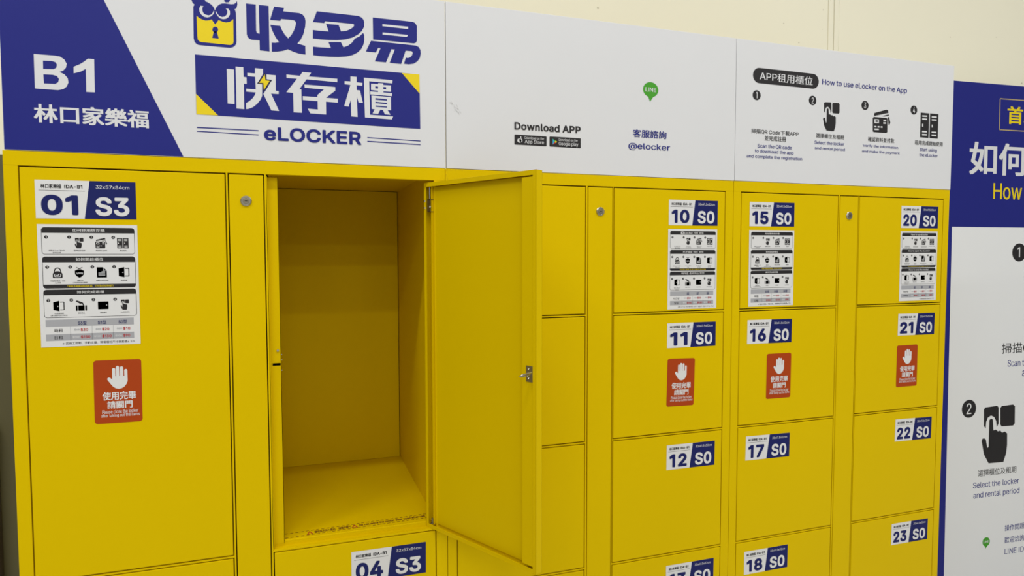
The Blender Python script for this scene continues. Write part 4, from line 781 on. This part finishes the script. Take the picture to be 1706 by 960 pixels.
tC, hC = header('white header sign with four how-to-use steps, on the right lockers', 1.7432, 2.5870)
p = Print((0, -0.0002, ZT)); p.rect('blk', 1, 1799.9, 281.5, 2036.4, 325.0, 21.7); p.g.build('title_pill', tC, hC, 'black rounded title bar')
texts('title_lettering', TEXT_C[:2], tC, hC)
STEPS = [TEXT_C[2:7], TEXT_C[7:10], TEXT_C[10:13], TEXT_C[13:16]]
for k, xc in enumerate((1813.8, 2015.2, 2216.6, 2417.2)):
    p = Print((0, -0.0002, ZT)); p.disc('blk', 1, xc, 247.0, 14.0, n=28); p.text(str(k + 1), xc - (4.0 if k else 3.0), 238.2, xc + (4.2 if k else 2.0), 255.8, 'wht', .012, 3, 4)
    p.g.build('step_number', tC, hC, 'black disc with a white number')
    p = Print((0, -0.0002, ZT))
    if k == 1: p.icon(HAND, 2055.6, 161.5, 85.1, 1)
    if k == 2: p.icon(CARDS, 2249.0, 168.0, 72.0, 1)
    if k == 3: p.icon(LOCKERS, 2446.4, 162.8, 78.5, 1)
    if k: p.g.build('step_icon', tC, hC, ['', 'black pressing hand symbol', 'black bank cards symbol', 'black lockers symbol'][k])
    texts('step_caption', STEPS[k], tC, hC)

# ------------------------------------------------------------------ poster board leaning on the wall
th, ph = 0.07213908, 0.0101954
ex = Vector((math.cos(th), -math.sin(th), 0)); nh = Vector((math.sin(th), math.cos(th), 0)); ez = Vector((0, 0, math.cos(ph))) + nh * math.sin(ph)
PO = Vector((3.3242, .55, ZT - .0874)); PN = ex.cross(ez)
zf = -PO.z / ez.z * 1000
def pb(g, x0, x1, z0, z1, y0, y1, m, bev=.001):
    g.box(x0, x1, y0, y1, z0, z1, m, bev=bev, xf=lambda q: PO + ex * q.x + ez * q.z - PN * q.y)
base = PO + ex * .55 + ez * (zf / 1000)
pt = thing('poster_board', 'tall blue and white poster board leaning on the wall right of the lockers', 'poster', base)
g = Geo(); pb(g, -.055, 1.15, zf / 1000 + .002, .6425, .0003, .010, 'lamph'); g.build('board', pt, base)
def PR(): return Print(PO, ex, ez)
p = PR(); p.rect('blue', 0, -55, zf + 3, 1149, 641.5); p.g.build('blue_field', pt, base, 'dark blue background print')
p = PR(); p.rect('postw', 1, 0, zf + 40, 1095, 0); p.g.build('white_field', pt, base, 'white field of the poster')
p = PR(); [p.rect('gold', 1, *q) for q in ((254, 437.8, 540, 441.5), (254, 576.5, 540, 580.2), (254, 437.8, 257.7, 580.2), (536.3, 437.8, 540, 580.2))]
p.text('首次', 300, 468, 492, 548, 'yel', .03, 2, 4); p.g.build('heading_frame', pt, base, 'yellow Chinese lettering in a gold frame')
p = PR(); p.text('如何', 89, 234.5, 422, 380, 'wht', .03, 2, 5); p.g.build('heading_lettering', pt, base, 'bold white Chinese lettering')
p = PR(); p.text('How', 230, 127, 398, 199.5, 'yel', .008, 2, 5); p.g.build('heading_lettering', pt, base, 'yellow lettering How')
p = PR(); p.disc('blk', 2, 392, -113.8, 42, n=36); p.text('1', 381, -136, 396, -90, 'postw', .01, 3, 4); p.g.build('step_number', pt, base, 'black disc with a white number'); p = PR()
p.text('掃描QR Code下載APP', 303, -579, 930, -531, 'blk', .008, 3, 3)
p.g.build('step_caption', pt, base); p = PR(); p.text('Scan the QR code to download the app', 340.7, -648, 960, -610, 'blue', .003, 3, 3); p.g.build('step_caption', pt, base); p = PR(); p.text('and complete the registration', 429.4, -700, 880, -652, 'blue', .003, 3, 3)
p.g.build('step_caption', pt, base)
p = PR(); p.disc('blk', 2, 121.0, -822.5, 41, n=36); p.text('2', 107, -847, 135, -798, 'postw', .004, 3, 5); p.g.build('step_number', pt, base, 'black disc with a white number')
p = PR(); p.icon(HAND, 199, -1084.5, 266, 2, paper='postw'); p.g.build('step_icon', pt, base, 'black pressing hand symbol')
p = PR()
p.text('選擇櫃位及租期', 182.6, -1141, 410, -1109.5, 'blk', .006, 3, 3); p.g.build('step_caption', pt, base); p = PR(); p.text('Select the locker', 155.1, -1193, 428.7, -1166.5, 'blue', .004, 3, 3); p.g.build('step_caption', pt, base); p = PR(); p.text('and rental period', 158.6, -1247, 432.3, -1212, 'blue', .004, 3, 3)
p.g.build('step_caption', pt, base)
p = PR(); p.disc('green', 2, 241, -1451, 21.5, n=28); p.poly('green', 2.5, [230, -1466, 250, -1468, 239, -1482]); p.text('LINE', 226, -1456, 256, -1445, 'postw', .01, 3, 2); p.g.build('chat_emblem', pt, base, 'green speech bubble emblem')
p = PR(); p.text('操作問題', 350.2, -1413, 467.9, -1384.0, 'blue', .006, 3, 3); p.g.build('contact_lettering', pt, base); p = PR(); p.text('歡迎洽詢', 350.3, -1470.5, 469.9, -1441.0, 'blue', .006, 3, 3); p.g.build('contact_lettering', pt, base); p = PR(); p.text('LINE ID', 352.3, -1523.0, 469.6, -1497.5, 'blue', .004, 3, 3); p.g.build('contact_lettering', pt, base)
p = Print((0, 0.0, ZT))
for k in range(30):
    a_, b_ = (random.uniform(903, 945), random.uniform(-4, -1.2)) if k % 3 else (random.uniform(902, 906), random.uniform(-26, -2))
    p.disc('dirt', 1 + k * .05, a_, b_, random.uniform(.3, 1.1), random.uniform(.3, .8), 7)
p.g.build('grime', Bk, oB, 'brown grime in the upper left corner')
